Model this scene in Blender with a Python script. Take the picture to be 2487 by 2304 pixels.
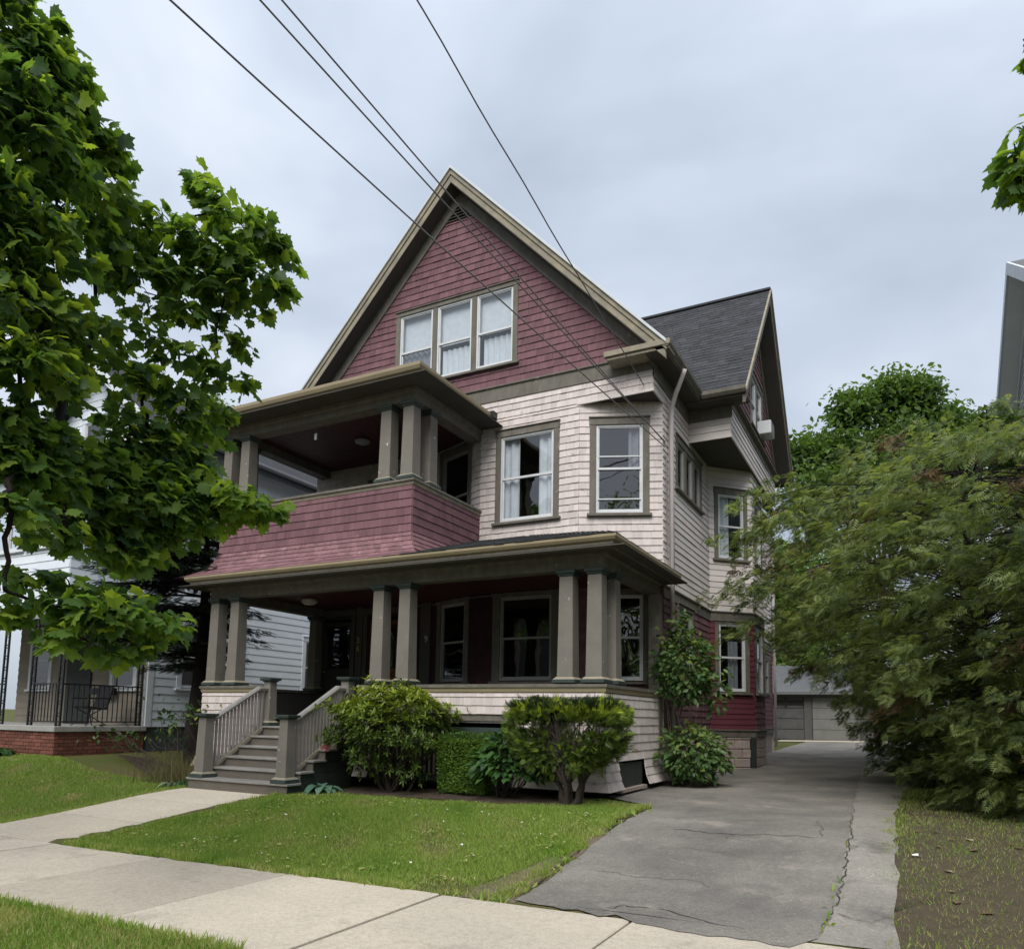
import bpy, math, random
import numpy as np
from mathutils import Matrix, Vector
random.seed(11)
rng = np.random.default_rng(11)
for _o in list(bpy.data.objects):
    bpy.data.objects.remove(_o)
scene = bpy.context.scene
COL = scene.collection
PI = math.pi

# ------------------------------------------------------------------ camera
FPX, PCX, PCY = 1821.18, 1243.5, 1550.0          # focal length and principal point in photo pixels (2487 wide)
CAM = np.array([[0.88438826, 0.03323326, 0.46556735],
                [0.46643124, -0.09989784, -0.87889836],
                [0.01730051, 0.99444254, -0.10384951]])
cam_data = bpy.data.cameras.new('camera')
cam_data.sensor_fit = 'HORIZONTAL'
cam_data.sensor_width = 36.0
cam_data.lens = FPX / 2487 * 36
cam_data.shift_y = (PCY - 1152) / 2487
cam_data.clip_start = 0.05
cam_data.clip_end = 2000
cam = bpy.data.objects.new('camera', cam_data)
COL.objects.link(cam)
cam.matrix_world = Matrix(CAM.tolist()).to_4x4()
scene.camera = cam

# ------------------------------------------------------------------ sky, sun, exposure
SUN_EL, SUN_AZ = math.radians(47), math.radians(166)     # azimuth clockwise from +Y
world = bpy.data.worlds.new('World')
scene.world = world
world.use_nodes = True
nt = world.node_tree
nt.nodes.clear()
def wn(t, **k):
    n = nt.nodes.new(t)
    for a, b in k.items():
        setattr(n, a, b)
    return n
w_out = wn('ShaderNodeOutputWorld'); w_bg = wn('ShaderNodeBackground')
w_bg.inputs['Strength'].default_value = 0.1
w_sky = wn('ShaderNodeTexSky', sky_type='NISHITA', sun_disc=False)
w_sky.sun_elevation = SUN_EL; w_sky.sun_rotation = SUN_AZ
w_tc = wn('ShaderNodeTexCoord'); w_map = wn('ShaderNodeMapping')
w_map.inputs['Location'].default_value = (3.37, 1.3, 0.35)
w_map.inputs['Scale'].default_value = (1.0, 1.0, 1.9)
w_n1 = wn('ShaderNodeTexNoise'); w_n1.inputs['Scale'].default_value = 1.35
w_n1.inputs['Detail'].default_value = 5; w_n1.inputs['Roughness'].default_value = 0.5
w_n1.inputs['Distortion'].default_value = 0.35
w_rp = wn('ShaderNodeValToRGB')
e = w_rp.color_ramp.elements
e[0].position = 0.33; e[0].color = (1.9, 2.2, 2.62, 1)
e[1].position = 0.66; e[1].color = (3.5, 3.75, 4.2, 1)
m = w_rp.color_ramp.elements.new(0.5); m.color = (2.62, 2.95, 3.42, 1)
w_mix = wn('ShaderNodeMixRGB'); w_mix.inputs['Fac'].default_value = 0.93
nt.links.new(w_tc.outputs['Generated'], w_map.inputs['Vector'])
nt.links.new(w_map.outputs['Vector'], w_n1.inputs['Vector'])
nt.links.new(w_n1.outputs['Fac'], w_rp.inputs['Fac'])
nt.links.new(w_sky.outputs['Color'], w_mix.inputs['Color1'])
nt.links.new(w_rp.outputs['Color'], w_mix.inputs['Color2'])
w_sep = wn('ShaderNodeSeparateXYZ'); nt.links.new(w_tc.outputs['Generated'], w_sep.inputs['Vector'])
w_el = wn('ShaderNodeMapRange'); w_el.inputs['From Min'].default_value = 0.0; w_el.inputs['From Max'].default_value = 1.0
w_el.inputs['To Min'].default_value = 0.74; w_el.inputs['To Max'].default_value = 1.25      # overcast sky: the zenith about twice the horizon
nt.links.new(w_sep.outputs['Z'], w_el.inputs['Value'])
w_mul = wn('ShaderNodeMixRGB', blend_type='MULTIPLY'); w_mul.inputs['Fac'].default_value = 1.0
nt.links.new(w_mix.outputs['Color'], w_mul.inputs['Color1']); nt.links.new(w_el.outputs['Result'], w_mul.inputs['Color2'])
nt.links.new(w_mul.outputs['Color'], w_bg.inputs['Color'])
nt.links.new(w_bg.outputs['Background'], w_out.inputs['Surface'])
sun_data = bpy.data.lights.new('sun', 'SUN')
sun_data.energy = 1.5; sun_data.angle = math.radians(40); sun_data.color = (1.0, 0.97, 0.92)
sun = bpy.data.objects.new('sun', sun_data)
COL.objects.link(sun)
_sd = Vector((math.sin(SUN_AZ) * math.cos(SUN_EL), math.cos(SUN_AZ) * math.cos(SUN_EL), math.sin(SUN_EL)))
sun.rotation_euler = _sd.to_track_quat('Z', 'Y').to_euler()
sun.location = (2, -14, 25)
scene.view_settings.view_transform = 'Standard'
scene.view_settings.look = 'None'
scene.view_settings.exposure = 1.3
scene.view_settings.gamma = 1.0
scene.view_settings.use_curve_mapping = False
scene.render.engine = 'CYCLES'
scene.cycles.max_bounces = 5
scene.cycles.diffuse_bounces = 3
scene.cycles.glossy_bounces = 3
scene.cycles.transparent_max_bounces = 12

# ------------------------------------------------------------------ helpers: placement
def at(dx, dy, depth):
    """a point of the place: direction through photo point (1995-wide units), metres forward"""
    c = np.array([dx * 1.24662 - PCX, -(dy * 1.24662 - PCY), -FPX])
    return CAM @ c * (depth / FPX)
def proj(P):
    P = np.atleast_2d(np.asarray(P, float))
    c = P @ CAM
    d = np.maximum(-c[:, 2], 1e-3)
    return PCX + FPX * c[:, 0] / d, PCY - FPX * c[:, 1] / d, -c[:, 2]
def sstep(t):
    t = np.clip(t, 0, 1)
    return t * t * (3 - 2 * t)
def swz(X):
    return -1.374 + 0.0148 * np.clip(X, -60, 60)
def G(X, Y):
    """height of the ground"""
    X = np.asarray(X, float); Y = np.asarray(Y, float)
    z = swz(X) + 0.27 * sstep((Y - 5.2) / 3.6) + 0.012 * np.clip(Y - 9, 0, 60)
    z = z + 0.35 * sstep((-12.6 - X) / 3.4) * sstep((Y - 5.4) / 4)
    return z
def Gf(X, Y):
    return float(G(X, Y))

# ------------------------------------------------------------------ helpers: materials
MATS = {}
def nodes_of(name):
    mt = bpy.data.materials.new(name); mt.use_nodes = True
    t = mt.node_tree; t.nodes.clear()
    return mt, t, lambda k, **kw: _mk(t, k, kw)
def _mk(t, k, kw):
    n = t.nodes.new(k)
    for a, b in kw.items():
        setattr(n, a, b)
    return n
def rgba(c):
    return (c[0], c[1], c[2], 1)
def pmat(name, col, col2=None, rough=0.75, ns=3.0, contrast=0.25, var=0.0, bump=0.0, bs=80.0, spec=0.3, metal=0.0,
         stretch=(1, 1, 1), patch=None, pscale=9.0, pthr=0.68, detail=6):
    mt, t, N = nodes_of(name)
    L = t.links.new
    out = N('ShaderNodeOutputMaterial'); b = N('ShaderNodeBsdfPrincipled')
    b.inputs['Roughness'].default_value = rough; b.inputs['Metallic'].default_value = metal
    b.inputs['Specular IOR Level'].default_value = spec
    geo = N('ShaderNodeNewGeometry'); mp = N('ShaderNodeMapping'); mp.inputs['Scale'].default_value = stretch
    L(geo.outputs['Position'], mp.inputs['Vector'])
    n1 = N('ShaderNodeTexNoise'); n1.inputs['Scale'].default_value = ns; n1.inputs['Detail'].default_value = detail
    n1.inputs['Roughness'].default_value = 0.62
    L(mp.outputs['Vector'], n1.inputs['Vector'])
    mr = N('ShaderNodeMapRange'); mr.inputs['From Min'].default_value = 0.5 - contrast; mr.inputs['From Max'].default_value = 0.5 + contrast
    L(n1.outputs['Fac'], mr.inputs['Value'])
    mx = N('ShaderNodeMixRGB'); mx.inputs['Color1'].default_value = rgba(col)
    mx.inputs['Color2'].default_value = rgba(col2 if col2 else [c * 0.8 for c in col])
    L(mr.outputs['Result'], mx.inputs['Fac'])
    c_out = mx.outputs['Color']
    if patch:
        n2 = N('ShaderNodeTexNoise'); n2.inputs['Scale'].default_value = pscale; n2.inputs['Detail'].default_value = 8
        n2.inputs['Roughness'].default_value = 0.7
        L(geo.outputs['Position'], n2.inputs['Vector'])
        m2 = N('ShaderNodeMapRange'); m2.inputs['From Min'].default_value = pthr; m2.inputs['From Max'].default_value = pthr + 0.03
        L(n2.outputs['Fac'], m2.inputs['Value'])
        x2 = N('ShaderNodeMixRGB'); x2.inputs['Color2'].default_value = rgba(patch)
        L(m2.outputs['Result'], x2.inputs['Fac']); L(c_out, x2.inputs['Color1'])
        c_out = x2.outputs['Color']
    if var > 0:
        at_ = N('ShaderNodeAttribute', attribute_name='var'); oi = N('ShaderNodeObjectInfo')
        ad = N('ShaderNodeMath', operation='ADD'); L(at_.outputs['Fac'], ad.inputs[0]); L(oi.outputs['Random'], ad.inputs[1])
        fr = N('ShaderNodeMath', operation='FRACT'); L(ad.outputs[0], fr.inputs[0])
        r2 = N('ShaderNodeMapRange'); r2.inputs['To Min'].default_value = 1 - var; r2.inputs['To Max'].default_value = 1 + var
        L(fr.outputs[0], r2.inputs['Value'])
        hs = N('ShaderNodeHueSaturation'); L(c_out, hs.inputs['Color']); L(r2.outputs['Result'], hs.inputs['Value'])
        c_out = hs.outputs['Color']
    L(c_out, b.inputs['Base Color'])
    if bump > 0:
        n3 = N('ShaderNodeTexNoise'); n3.inputs['Scale'].default_value = bs; n3.inputs['Detail'].default_value = 4
        L(mp.outputs['Vector'], n3.inputs['Vector'])
        bp = N('ShaderNodeBump'); bp.inputs['Strength'].default_value = bump; bp.inputs['Distance'].default_value = 0.02
        L(n3.outputs['Fac'], bp.inputs['Height']); L(bp.outputs['Normal'], b.inputs['Normal'])
    L(b.outputs['BSDF'], out.inputs['Surface'])
    MATS[name] = mt
    return mt
def leafmat(name, cols, trans=0.35, rough=0.5, tcol=None, spec=0.3):
    mt, t, N = nodes_of(name)
    L = t.links.new
    out = N('ShaderNodeOutputMaterial'); b = N('ShaderNodeBsdfPrincipled')
    b.inputs['Roughness'].default_value = rough; b.inputs['Specular IOR Level'].default_value = spec
    a = N('ShaderNodeAttribute', attribute_name='var'); oi = N('ShaderNodeObjectInfo')
    ad = N('ShaderNodeMath', operation='ADD'); L(a.outputs['Fac'], ad.inputs[0]); L(oi.outputs['Random'], ad.inputs[1])
    fr = N('ShaderNodeMath', operation='FRACT'); L(ad.outputs[0], fr.inputs[0])
    rp = N('ShaderNodeValToRGB'); els = rp.color_ramp.elements
    els[0].color = rgba(cols[0]); els[1].color = rgba(cols[-1])
    for i, c in enumerate(cols[1:-1]):
        els.new((i + 1) / (len(cols) - 1)).color = rgba(c)
    L(fr.outputs[0], rp.inputs['Fac'])
    L(rp.outputs['Color'], b.inputs['Base Color'])
    tr = N('ShaderNodeBsdfTranslucent')
    tm = N('ShaderNodeMixRGB', blend_type='MULTIPLY'); tm.inputs['Fac'].default_value = 1
    tm.inputs['Color2'].default_value = rgba(tcol or (1.7, 1.6, 0.8))
    L(rp.outputs['Color'], tm.inputs['Color1']); L(tm.outputs['Color'], tr.inputs['Color'])
    ms = N('ShaderNodeMixShader'); ms.inputs['Fac'].default_value = trans
    L(b.outputs['BSDF'], ms.inputs[1]); L(tr.outputs['BSDF'], ms.inputs[2]); L(ms.outputs['Shader'], out.inputs['Surface'])
    MATS[name] = mt
    return mt
def glassmat(name, tint=(0.86, 0.90, 0.92)):
    mt, t, N = nodes_of(name)
    L = t.links.new
    out = N('ShaderNodeOutputMaterial'); tr = N('ShaderNodeBsdfTransparent'); tr.inputs['Color'].default_value = rgba(tint)
    gl = N('ShaderNodeBsdfGlossy'); gl.inputs['Roughness'].default_value = 0.015
    nz = N('ShaderNodeTexNoise'); nz.inputs['Scale'].default_value = 2.2; nz.inputs['Detail'].default_value = 1
    geo = N('ShaderNodeNewGeometry'); L(geo.outputs['Position'], nz.inputs['Vector'])
    bp = N('ShaderNodeBump'); bp.inputs['Strength'].default_value = 0.12; bp.inputs['Distance'].default_value = 0.05
    L(nz.outputs['Fac'], bp.inputs['Height']); L(bp.outputs['Normal'], gl.inputs['Normal'])
    dt = N('ShaderNodeVectorMath', operation='DOT_PRODUCT'); L(geo.outputs['Normal'], dt.inputs[0]); L(geo.outputs['Incoming'], dt.inputs[1])
    ab = N('ShaderNodeMath', operation='ABSOLUTE'); L(dt.outputs['Value'], ab.inputs[0])
    om = N('ShaderNodeMath', operation='SUBTRACT'); om.inputs[0].default_value = 1.0; L(ab.outputs[0], om.inputs[1])
    pw = N('ShaderNodeMath', operation='POWER'); L(om.outputs[0], pw.inputs[0]); pw.inputs[1].default_value = 5.0
    mr = N('ShaderNodeMapRange'); mr.inputs['To Min'].default_value = 0.15; mr.inputs['To Max'].default_value = 1.0
    L(pw.outputs[0], mr.inputs['Value'])
    ms = N('ShaderNodeMixShader'); L(mr.outputs['Result'], ms.inputs['Fac'])
    L(tr.outputs['BSDF'], ms.inputs[1]); L(gl.outputs['BSDF'], ms.inputs[2]); L(ms.outputs['Shader'], out.inputs['Surface'])
    MATS[name] = mt
    return mt

WV = (1.0, 1.0, 0.35)       # weather streaks run down
pmat('pale_shingle', (0.655, 0.585, 0.556), (0.525, 0.455, 0.43), rough=0.8, ns=2.2, var=0.11, bump=0.25, bs=70, stretch=(6, 6, 0.8), patch=(0.40, 0.345, 0.31), pscale=4.0, pthr=0.64)
pmat('pale_board', (0.675, 0.610, 0.58), (0.555, 0.495, 0.47), rough=0.7, ns=1.5, var=0.05, bump=0.12, bs=30, patch=(0.40, 0.36, 0.34), pscale=3.0, pthr=0.70)
pmat('maroon_shingle', (0.188, 0.098, 0.110), (0.135, 0.068, 0.079), rough=0.85, ns=2.5, var=0.17, bump=0.25, bs=70, stretch=(6, 6, 0.8), patch=(0.27, 0.15, 0.16), pscale=5.0, pthr=0.66)
pmat('flare_shingle', (0.255, 0.140, 0.150), (0.155, 0.075, 0.085), rough=0.7, ns=2.5, var=0.2, bump=0.25, bs=70, stretch=(6, 6, 0.8), patch=(0.36, 0.23, 0.235), pscale=6.0, pthr=0.63)
pmat('maroon_board', (0.135, 0.035, 0.047), (0.10, 0.027, 0.036), rough=0.7, ns=2.0, var=0.05, bump=0.1)
pmat('taupe_trim', (0.175, 0.160, 0.132), (0.110, 0.099, 0.082), rough=0.75, ns=3.5, contrast=0.2, bump=0.35, bs=60, stretch=(2, 2, 0.7), patch=(0.27, 0.25, 0.215), pscale=6, pthr=0.63)
pmat('taupe_column', (0.195, 0.178, 0.152), (0.150, 0.135, 0.115), rough=0.75, ns=3, bump=0.3, bs=50, patch=(0.55, 0.52, 0.48), pscale=6.5, pthr=0.645)
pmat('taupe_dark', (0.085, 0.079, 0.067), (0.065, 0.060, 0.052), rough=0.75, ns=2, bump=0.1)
pmat('tan_gutter', (0.32, 0.262, 0.168), (0.25, 0.205, 0.13), rough=0.55, ns=2, bump=0.1, stretch=(1, 1, 3))
pmat('aged_fascia', (0.33, 0.285, 0.20), (0.20, 0.185, 0.15), rough=0.75, ns=3.5, contrast=0.18, bump=0.25, bs=40)
pmat('drip_edge', (0.60, 0.63, 0.64), (0.50, 0.53, 0.55), rough=0.4, ns=5)
pmat('green_cap', (0.035, 0.052, 0.048), (0.05, 0.066, 0.06), rough=0.5, ns=6, bump=0.1)
pmat('white_frame', (0.64, 0.65, 0.655), (0.52, 0.53, 0.54), rough=0.45, ns=6)
pmat('grey_frame', (0.33, 0.33, 0.32), (0.26, 0.26, 0.25), rough=0.45, ns=6)
pmat('curtain_white', (0.72, 0.73, 0.75), (0.60, 0.61, 0.64), rough=0.9, ns=8)
pmat('curtain_grey', (0.30, 0.30, 0.32), (0.2, 0.2, 0.22), rough=0.9, ns=8)
pmat('interior', (0.045, 0.042, 0.04), (0.03, 0.028, 0.027), rough=0.9)
pmat('ceiling_red', (0.075, 0.021, 0.02), (0.05, 0.015, 0.014), rough=0.6, ns=3, bump=0.05)
pmat('stained_door', (0.16, 0.05, 0.022), (0.10, 0.032, 0.015), rough=0.45, ns=4, stretch=(8, 8, 0.6))
pmat('maroon_shaded', (0.05, 0.018, 0.022), (0.035, 0.013, 0.016), rough=0.8, ns=3, var=0.1)  # maroon shingle with the porch's shade put into its colour
pmat('floor_grey', (0.16, 0.155, 0.145), (0.11, 0.105, 0.10), rough=0.6, ns=3, stretch=(1, 8, 1))
pmat('step_tread', (0.30, 0.285, 0.265), (0.20, 0.19, 0.175), rough=0.6, ns=4, contrast=0.2, bump=0.15)
pmat('step_riser', (0.15, 0.13, 0.108), (0.115, 0.10, 0.084), rough=0.7, ns=4, bump=0.15)
pmat('baluster_paint', (0.33, 0.29, 0.265), (0.25, 0.215, 0.20), rough=0.7, ns=5, bump=0.15)
pmat('roof_shingle', (0.060, 0.062, 0.068), (0.040, 0.041, 0.046), rough=0.9, ns=4, var=0.22, bump=0.5, bs=160)
pmat('roof_porch', (0.070, 0.076, 0.080), (0.040, 0.043, 0.048), rough=0.9, ns=5, var=0.28, bump=0.5, bs=160)
pmat('block_paint', (0.46, 0.37, 0.33), (0.34, 0.27, 0.245), rough=0.85, ns=5, var=0.10, bump=0.8, bs=28, patch=(0.25, 0.2, 0.19), pscale=6, pthr=0.66)
pmat('mortar', (0.30, 0.24, 0.22), (0.24, 0.19, 0.17), rough=0.9, ns=8)
pmat('downspout', (0.56, 0.50, 0.48), (0.45, 0.40, 0.385), rough=0.5, ns=4)
pmat('gold', (0.55, 0.42, 0.20), (0.45, 0.33, 0.15), rough=0.35, metal=0.6)
pmat('silver_digit', (0.62, 0.60, 0.56), (0.5, 0.48, 0.45), rough=0.35)
pmat('lamp_glass', (0.50, 0.46, 0.40), (0.45, 0.41, 0.36), rough=0.3)
pmat('cable', (0.20, 0.19, 0.20), (0.14, 0.13, 0.14), rough=0.6)
pmat('white_siding', (0.70, 0.75, 0.80), (0.58, 0.63, 0.68), rough=0.6, ns=1.5, var=0.05, bump=0.05, stretch=(1, 1, 3))
pmat('white_trim', (0.66, 0.69, 0.72), (0.55, 0.58, 0.61), rough=0.6, ns=3)
pmat('grey_trim', (0.28, 0.29, 0.31), (0.22, 0.23, 0.25), rough=0.7, ns=3)
pmat('brick', (0.20, 0.075, 0.050), (0.125, 0.048, 0.036), rough=0.9, ns=9, var=0.25, bump=0.4, bs=120)
pmat('brick_mortar', (0.22, 0.18, 0.155), (0.16, 0.13, 0.11), rough=0.95, ns=10)
pmat('cement', (0.36, 0.35, 0.33), (0.25, 0.245, 0.23), rough=0.9, ns=4, bump=0.3)
pmat('dark_foundation', (0.10, 0.105, 0.115), (0.06, 0.064, 0.07), rough=0.95, ns=3, bump=0.4)
pmat('iron', (0.012, 0.012, 0.014), (0.02, 0.02, 0.022), rough=0.4)
pmat('pale_soffit', (0.85, 0.85, 0.84), (0.75, 0.75, 0.74), rough=0.7, ns=2)
pmat('shaded_tan_siding', (0.27, 0.235, 0.185), (0.21, 0.18, 0.14), rough=0.7, ns=2, var=0.05)  # tan siding darkened to stand in for the shade of the porch recess
pmat('garage_white', (0.17, 0.17, 0.155), (0.12, 0.12, 0.11), rough=0.7, ns=2)
pmat('grey_siding', (0.42, 0.43, 0.44), (0.34, 0.35, 0.36), rough=0.7, ns=2)
pmat('dirt', (0.20, 0.155, 0.11), (0.12, 0.09, 0.06), rough=1.0, ns=9, contrast=0.2, bump=0.9, bs=50)
pmat('dirt_dark', (0.105, 0.080, 0.052), (0.06, 0.05, 0.03), rough=1.0, ns=9, contrast=0.2, bump=0.9, bs=50)
pmat('garage_grey', (0.09, 0.09, 0.086), (0.06, 0.06, 0.058), rough=0.8, ns=3)
pmat('garage_roof', (0.15, 0.153, 0.153), (0.11, 0.112, 0.115), rough=0.9, ns=3, bump=0.2)
pmat('bark', (0.055, 0.042, 0.033), (0.028, 0.021, 0.017), rough=0.95, ns=9, contrast=0.2, bump=1.0, bs=30, stretch=(1.5, 1.5, 0.4))
pmat('bark_dark', (0.028, 0.020, 0.017), (0.012, 0.009, 0.008), rough=0.95, ns=9, contrast=0.2, bump=1.0, bs=30, stretch=(1.5, 1.5, 0.4))
pmat('bark_grey', (0.070, 0.055, 0.044), (0.035, 0.027, 0.022), rough=0.95, ns=12, bump=0.8, bs=40)
pmat('mulch', (0.045, 0.030, 0.022), (0.085, 0.062, 0.045), rough=1.0, ns=22, contrast=0.2, bump=1.0, bs=60)
pmat('ac_white', (0.68, 0.69, 0.70), (0.6, 0.61, 0.62), rough=0.5)
pmat('black_cloth', (0.012, 0.012, 0.015), (0.02, 0.02, 0.024), rough=0.9)
pmat('pole_wood', (0.13, 0.10, 0.075), (0.08, 0.06, 0.045), rough=0.95, ns=5, stretch=(4, 4, 0.3), bump=0.4)
pmat('paper', (0.75, 0.75, 0.72), (0.65, 0.65, 0.6), rough=0.8)
pmat('petal_pink', (0.62, 0.14, 0.16), (0.70, 0.26, 0.25), rough=0.6)
pmat('room_wall', (0.10, 0.095, 0.09), (0.07, 0.066, 0.062), rough=0.9)
pmat('green_door', (0.028, 0.034, 0.030), (0.045, 0.05, 0.044), rough=0.7, ns=5)
glassmat('glass')
glassmat('glass_dark', (0.45, 0.48, 0.5))
leafmat('maple_leaf', [(0.038, 0.080, 0.032), (0.082, 0.155, 0.038), (0.140, 0.225, 0.038), (0.225, 0.300, 0.044)], trans=0.55, tcol=(2.0, 1.9, 0.8))
leafmat('hemlock_leaf', [(0.062, 0.094, 0.044), (0.112, 0.160, 0.066), (0.162, 0.215, 0.080), (0.245, 0.295, 0.096)], trans=0.45)
leafmat('hemlock_brown', [(0.11, 0.070, 0.036), (0.17, 0.115, 0.055)], trans=0.2)
leafmat('yew_dark', [(0.008, 0.016, 0.011), (0.014, 0.026, 0.015), (0.030, 0.048, 0.018)], trans=0.2)
leafmat('back_leaf', [(0.030, 0.064, 0.024), (0.070, 0.130, 0.034), (0.125, 0.205, 0.048), (0.185, 0.270, 0.070)], trans=0.45)
leafmat('rhodo_leaf', [(0.034, 0.058, 0.022), (0.078, 0.125, 0.026), (0.175, 0.240, 0.028), (0.280, 0.330, 0.036)], trans=0.25, rough=0.4)
leafmat('box_leaf', [(0.028, 0.060, 0.016), (0.066, 0.135, 0.020), (0.155, 0.260, 0.028)], trans=0.2, rough=0.4)
leafmat('hydrangea_leaf', [(0.022, 0.058, 0.022), (0.048, 0.115, 0.032), (0.080, 0.165, 0.040)], trans=0.3, rough=0.5)
leafmat('topiary_leaf', [(0.022, 0.040, 0.018), (0.055, 0.088, 0.022), (0.165, 0.235, 0.024), (0.300, 0.375, 0.030)], trans=0.25)
leafmat('vine_leaf', [(0.022, 0.050, 0.022), (0.055, 0.110, 0.036), (0.095, 0.165, 0.055), (0.19, 0.24, 0.05)], trans=0.3, rough=0.4)
leafmat('hosta_blue', [(0.085, 0.175, 0.125), (0.13, 0.24, 0.165)], trans=0.2, rough=0.45)
leafmat('hosta_green', [(0.020, 0.055, 0.020), (0.045, 0.11, 0.03)], trans=0.25, rough=0.45)
leafmat('hosta_variegated', [(0.09, 0.14, 0.085), (0.28, 0.33, 0.22)], trans=0.2, rough=0.5)
leafmat('grass_blade', [(0.130, 0.225, 0.036), (0.190, 0.300, 0.046), (0.260, 0.340, 0.070), (0.43, 0.36, 0.18)], trans=0.3, rough=0.6)
leafmat('dry_grass', [(0.10, 0.10, 0.035), (0.17, 0.13, 0.07), (0.075, 0.11, 0.025)], trans=0.25, rough=0.7)
leafmat('dead_leaf', [(0.22, 0.16, 0.09), (0.13, 0.08, 0.045), (0.38, 0.33, 0.24)], trans=0.1, rough=0.8)

def ground_material():
    mt, t, N = nodes_of('lawn_soil')
    L = t.links.new
    out = N('ShaderNodeOutputMaterial'); b = N('ShaderNodeBsdfPrincipled'); b.inputs['Roughness'].default_value = 0.95
    b.inputs['Specular IOR Level'].default_value = 0.1
    geo = N('ShaderNodeNewGeometry')
    n1 = N('ShaderNodeTexNoise'); n1.inputs['Scale'].default_value = 0.9; n1.inputs['Detail'].default_value = 8
    n2 = N('ShaderNodeTexNoise'); n2.inputs['Scale'].default_value = 45; n2.inputs['Detail'].default_value = 5
    L(geo.outputs['Position'], n1.inputs['Vector']); L(geo.outputs['Position'], n2.inputs['Vector'])
    r1 = N('ShaderNodeValToRGB'); els = r1.color_ramp.elements
    els[0].position = 0.38; els[0].color = (0.085, 0.110, 0.028, 1)
    els[1].position = 0.70; els[1].color = (0.13, 0.105, 0.055, 1)
    L(n1.outputs['Fac'], r1.inputs['Fac'])
    mx = N('ShaderNodeMixRGB', blend_type='MULTIPLY'); mx.inputs['Fac'].default_value = 0.7
    r2 = N('ShaderNodeValToRGB'); r2.color_ramp.elements[0].color = (0.45, 0.45, 0.4, 1); r2.color_ramp.elements[1].color = (1.3, 1.3, 1.2, 1)
    L(n2.outputs['Fac'], r2.inputs['Fac'])
    L(r1.outputs['Color'], mx.inputs['Color1']); L(r2.outputs['Color'], mx.inputs['Color2'])
    L(mx.outputs['Color'], b.inputs['Base Color'])
    bp = N('ShaderNodeBump'); bp.inputs['Strength'].default_value = 0.8; bp.inputs['Distance'].default_value = 0.03
    L(n2.outputs['Fac'], bp.inputs['Height']); L(bp.outputs['Normal'], b.inputs['Normal'])
    L(b.outputs['BSDF'], out.inputs['Surface'])
    MATS['lawn_soil'] = mt
ground_material()
def paving_material(name, ca, cb, fine, stain, stain_thr, bumpd, big=0.8, speck=True, stain2=None):
    mt, t, N = nodes_of(name)
    L = t.links.new
    out = N('ShaderNodeOutputMaterial'); b = N('ShaderNodeBsdfPrincipled'); b.inputs['Roughness'].default_value = 0.9
    b.inputs['Specular IOR Level'].default_value = 0.2
    geo = N('ShaderNodeNewGeometry'); P = geo.outputs['Position']
    def noise(sc, det=6, ro=0.6):
        n = N('ShaderNodeTexNoise'); n.inputs['Scale'].default_value = sc; n.inputs['Detail'].default_value = det
        n.inputs['Roughness'].default_value = ro; L(P, n.inputs['Vector']); return n.outputs['Fac']
    def rng_(v, a, b_):
        m = N('ShaderNodeMapRange'); m.inputs['From Min'].default_value = a; m.inputs['From Max'].default_value = b_
        L(v, m.inputs['Value']); return m.outputs['Result']
    def mix(f, c1, c2, bt='MIX'):
        m = N('ShaderNodeMixRGB', blend_type=bt)
        if isinstance(f, float): m.inputs['Fac'].default_value = f
        else: L(f, m.inputs['Fac'])
        for s, c in (('Color1', c1), ('Color2', c2)):
            if isinstance(c, tuple): m.inputs[s].default_value = rgba(c)
            else: L(c, m.inputs[s])
        return m.outputs['Color']
    c = mix(rng_(noise(big, 8, 0.65), 0.32, 0.68), ca, cb)
    f = noise(fine, 3, 0.7); g = noise(fine * .28, 5, 0.75)
    c = mix(rng_(f, 0.38, 0.72), c, mix(1.0, c, (0.72, 0.72, 0.72), 'MULTIPLY'))
    c = mix(rng_(g, 0.46, 0.68), c, mix(1.0, c, (0.80, 0.795, 0.79), 'MULTIPLY'))
    c = mix(rng_(noise(1.7, 9, 0.7), stain_thr, stain_thr + 0.16), c, stain)
    if speck: c = mix(rng_(noise(fine * .55, 2, 0.5), 0.60, 0.68), c, mix(1.0, c, (1.35, 1.33, 1.3), 'MULTIPLY'))
    if stain2:
        c = mix(rng_(noise(0.6, 7, 0.6), 0.60, 0.74), c, stain2)
    at_ = N('ShaderNodeAttribute', attribute_name='var'); oi = N('ShaderNodeObjectInfo')
    r2 = N('ShaderNodeMapRange'); r2.inputs['To Min'].default_value = 0.85; r2.inputs['To Max'].default_value = 1.06
    L(oi.outputs['Random'], r2.inputs['Value'])
    hs = N('ShaderNodeHueSaturation'); L(c, hs.inputs['Color']); L(r2.outputs['Result'], hs.inputs['Value'])
    L(hs.outputs['Color'], b.inputs['Base Color'])
    bp = N('ShaderNodeBump'); bp.inputs['Strength'].default_value = bumpd; bp.inputs['Distance'].default_value = 0.012
    L(f, bp.inputs['Height']); L(bp.outputs['Normal'], b.inputs['Normal'])
    L(b.outputs['BSDF'], out.inputs['Surface'])
    MATS[name] = mt
paving_material('sidewalk_concrete', (0.67, 0.585, 0.465), (0.55, 0.485, 0.395), 75, (0.34, 0.295, 0.245), 0.57, 0.4, speck=False)
paving_material('walk_concrete', (0.70, 0.61, 0.48), (0.60, 0.53, 0.425), 75, (0.52, 0.38, 0.235), 0.62, 0.4, speck=False)
paving_material('asphalt', (0.285, 0.262, 0.230), (0.160, 0.149, 0.135), 80, (0.33, 0.29, 0.245), 0.57, 0.8, big=0.9, stain2=(0.095, 0.092, 0.09))
paving_material('strip_concrete', (0.42, 0.385, 0.335), (0.28, 0.26, 0.23), 80, (0.15, 0.14, 0.13), 0.54, 0.6)
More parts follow.
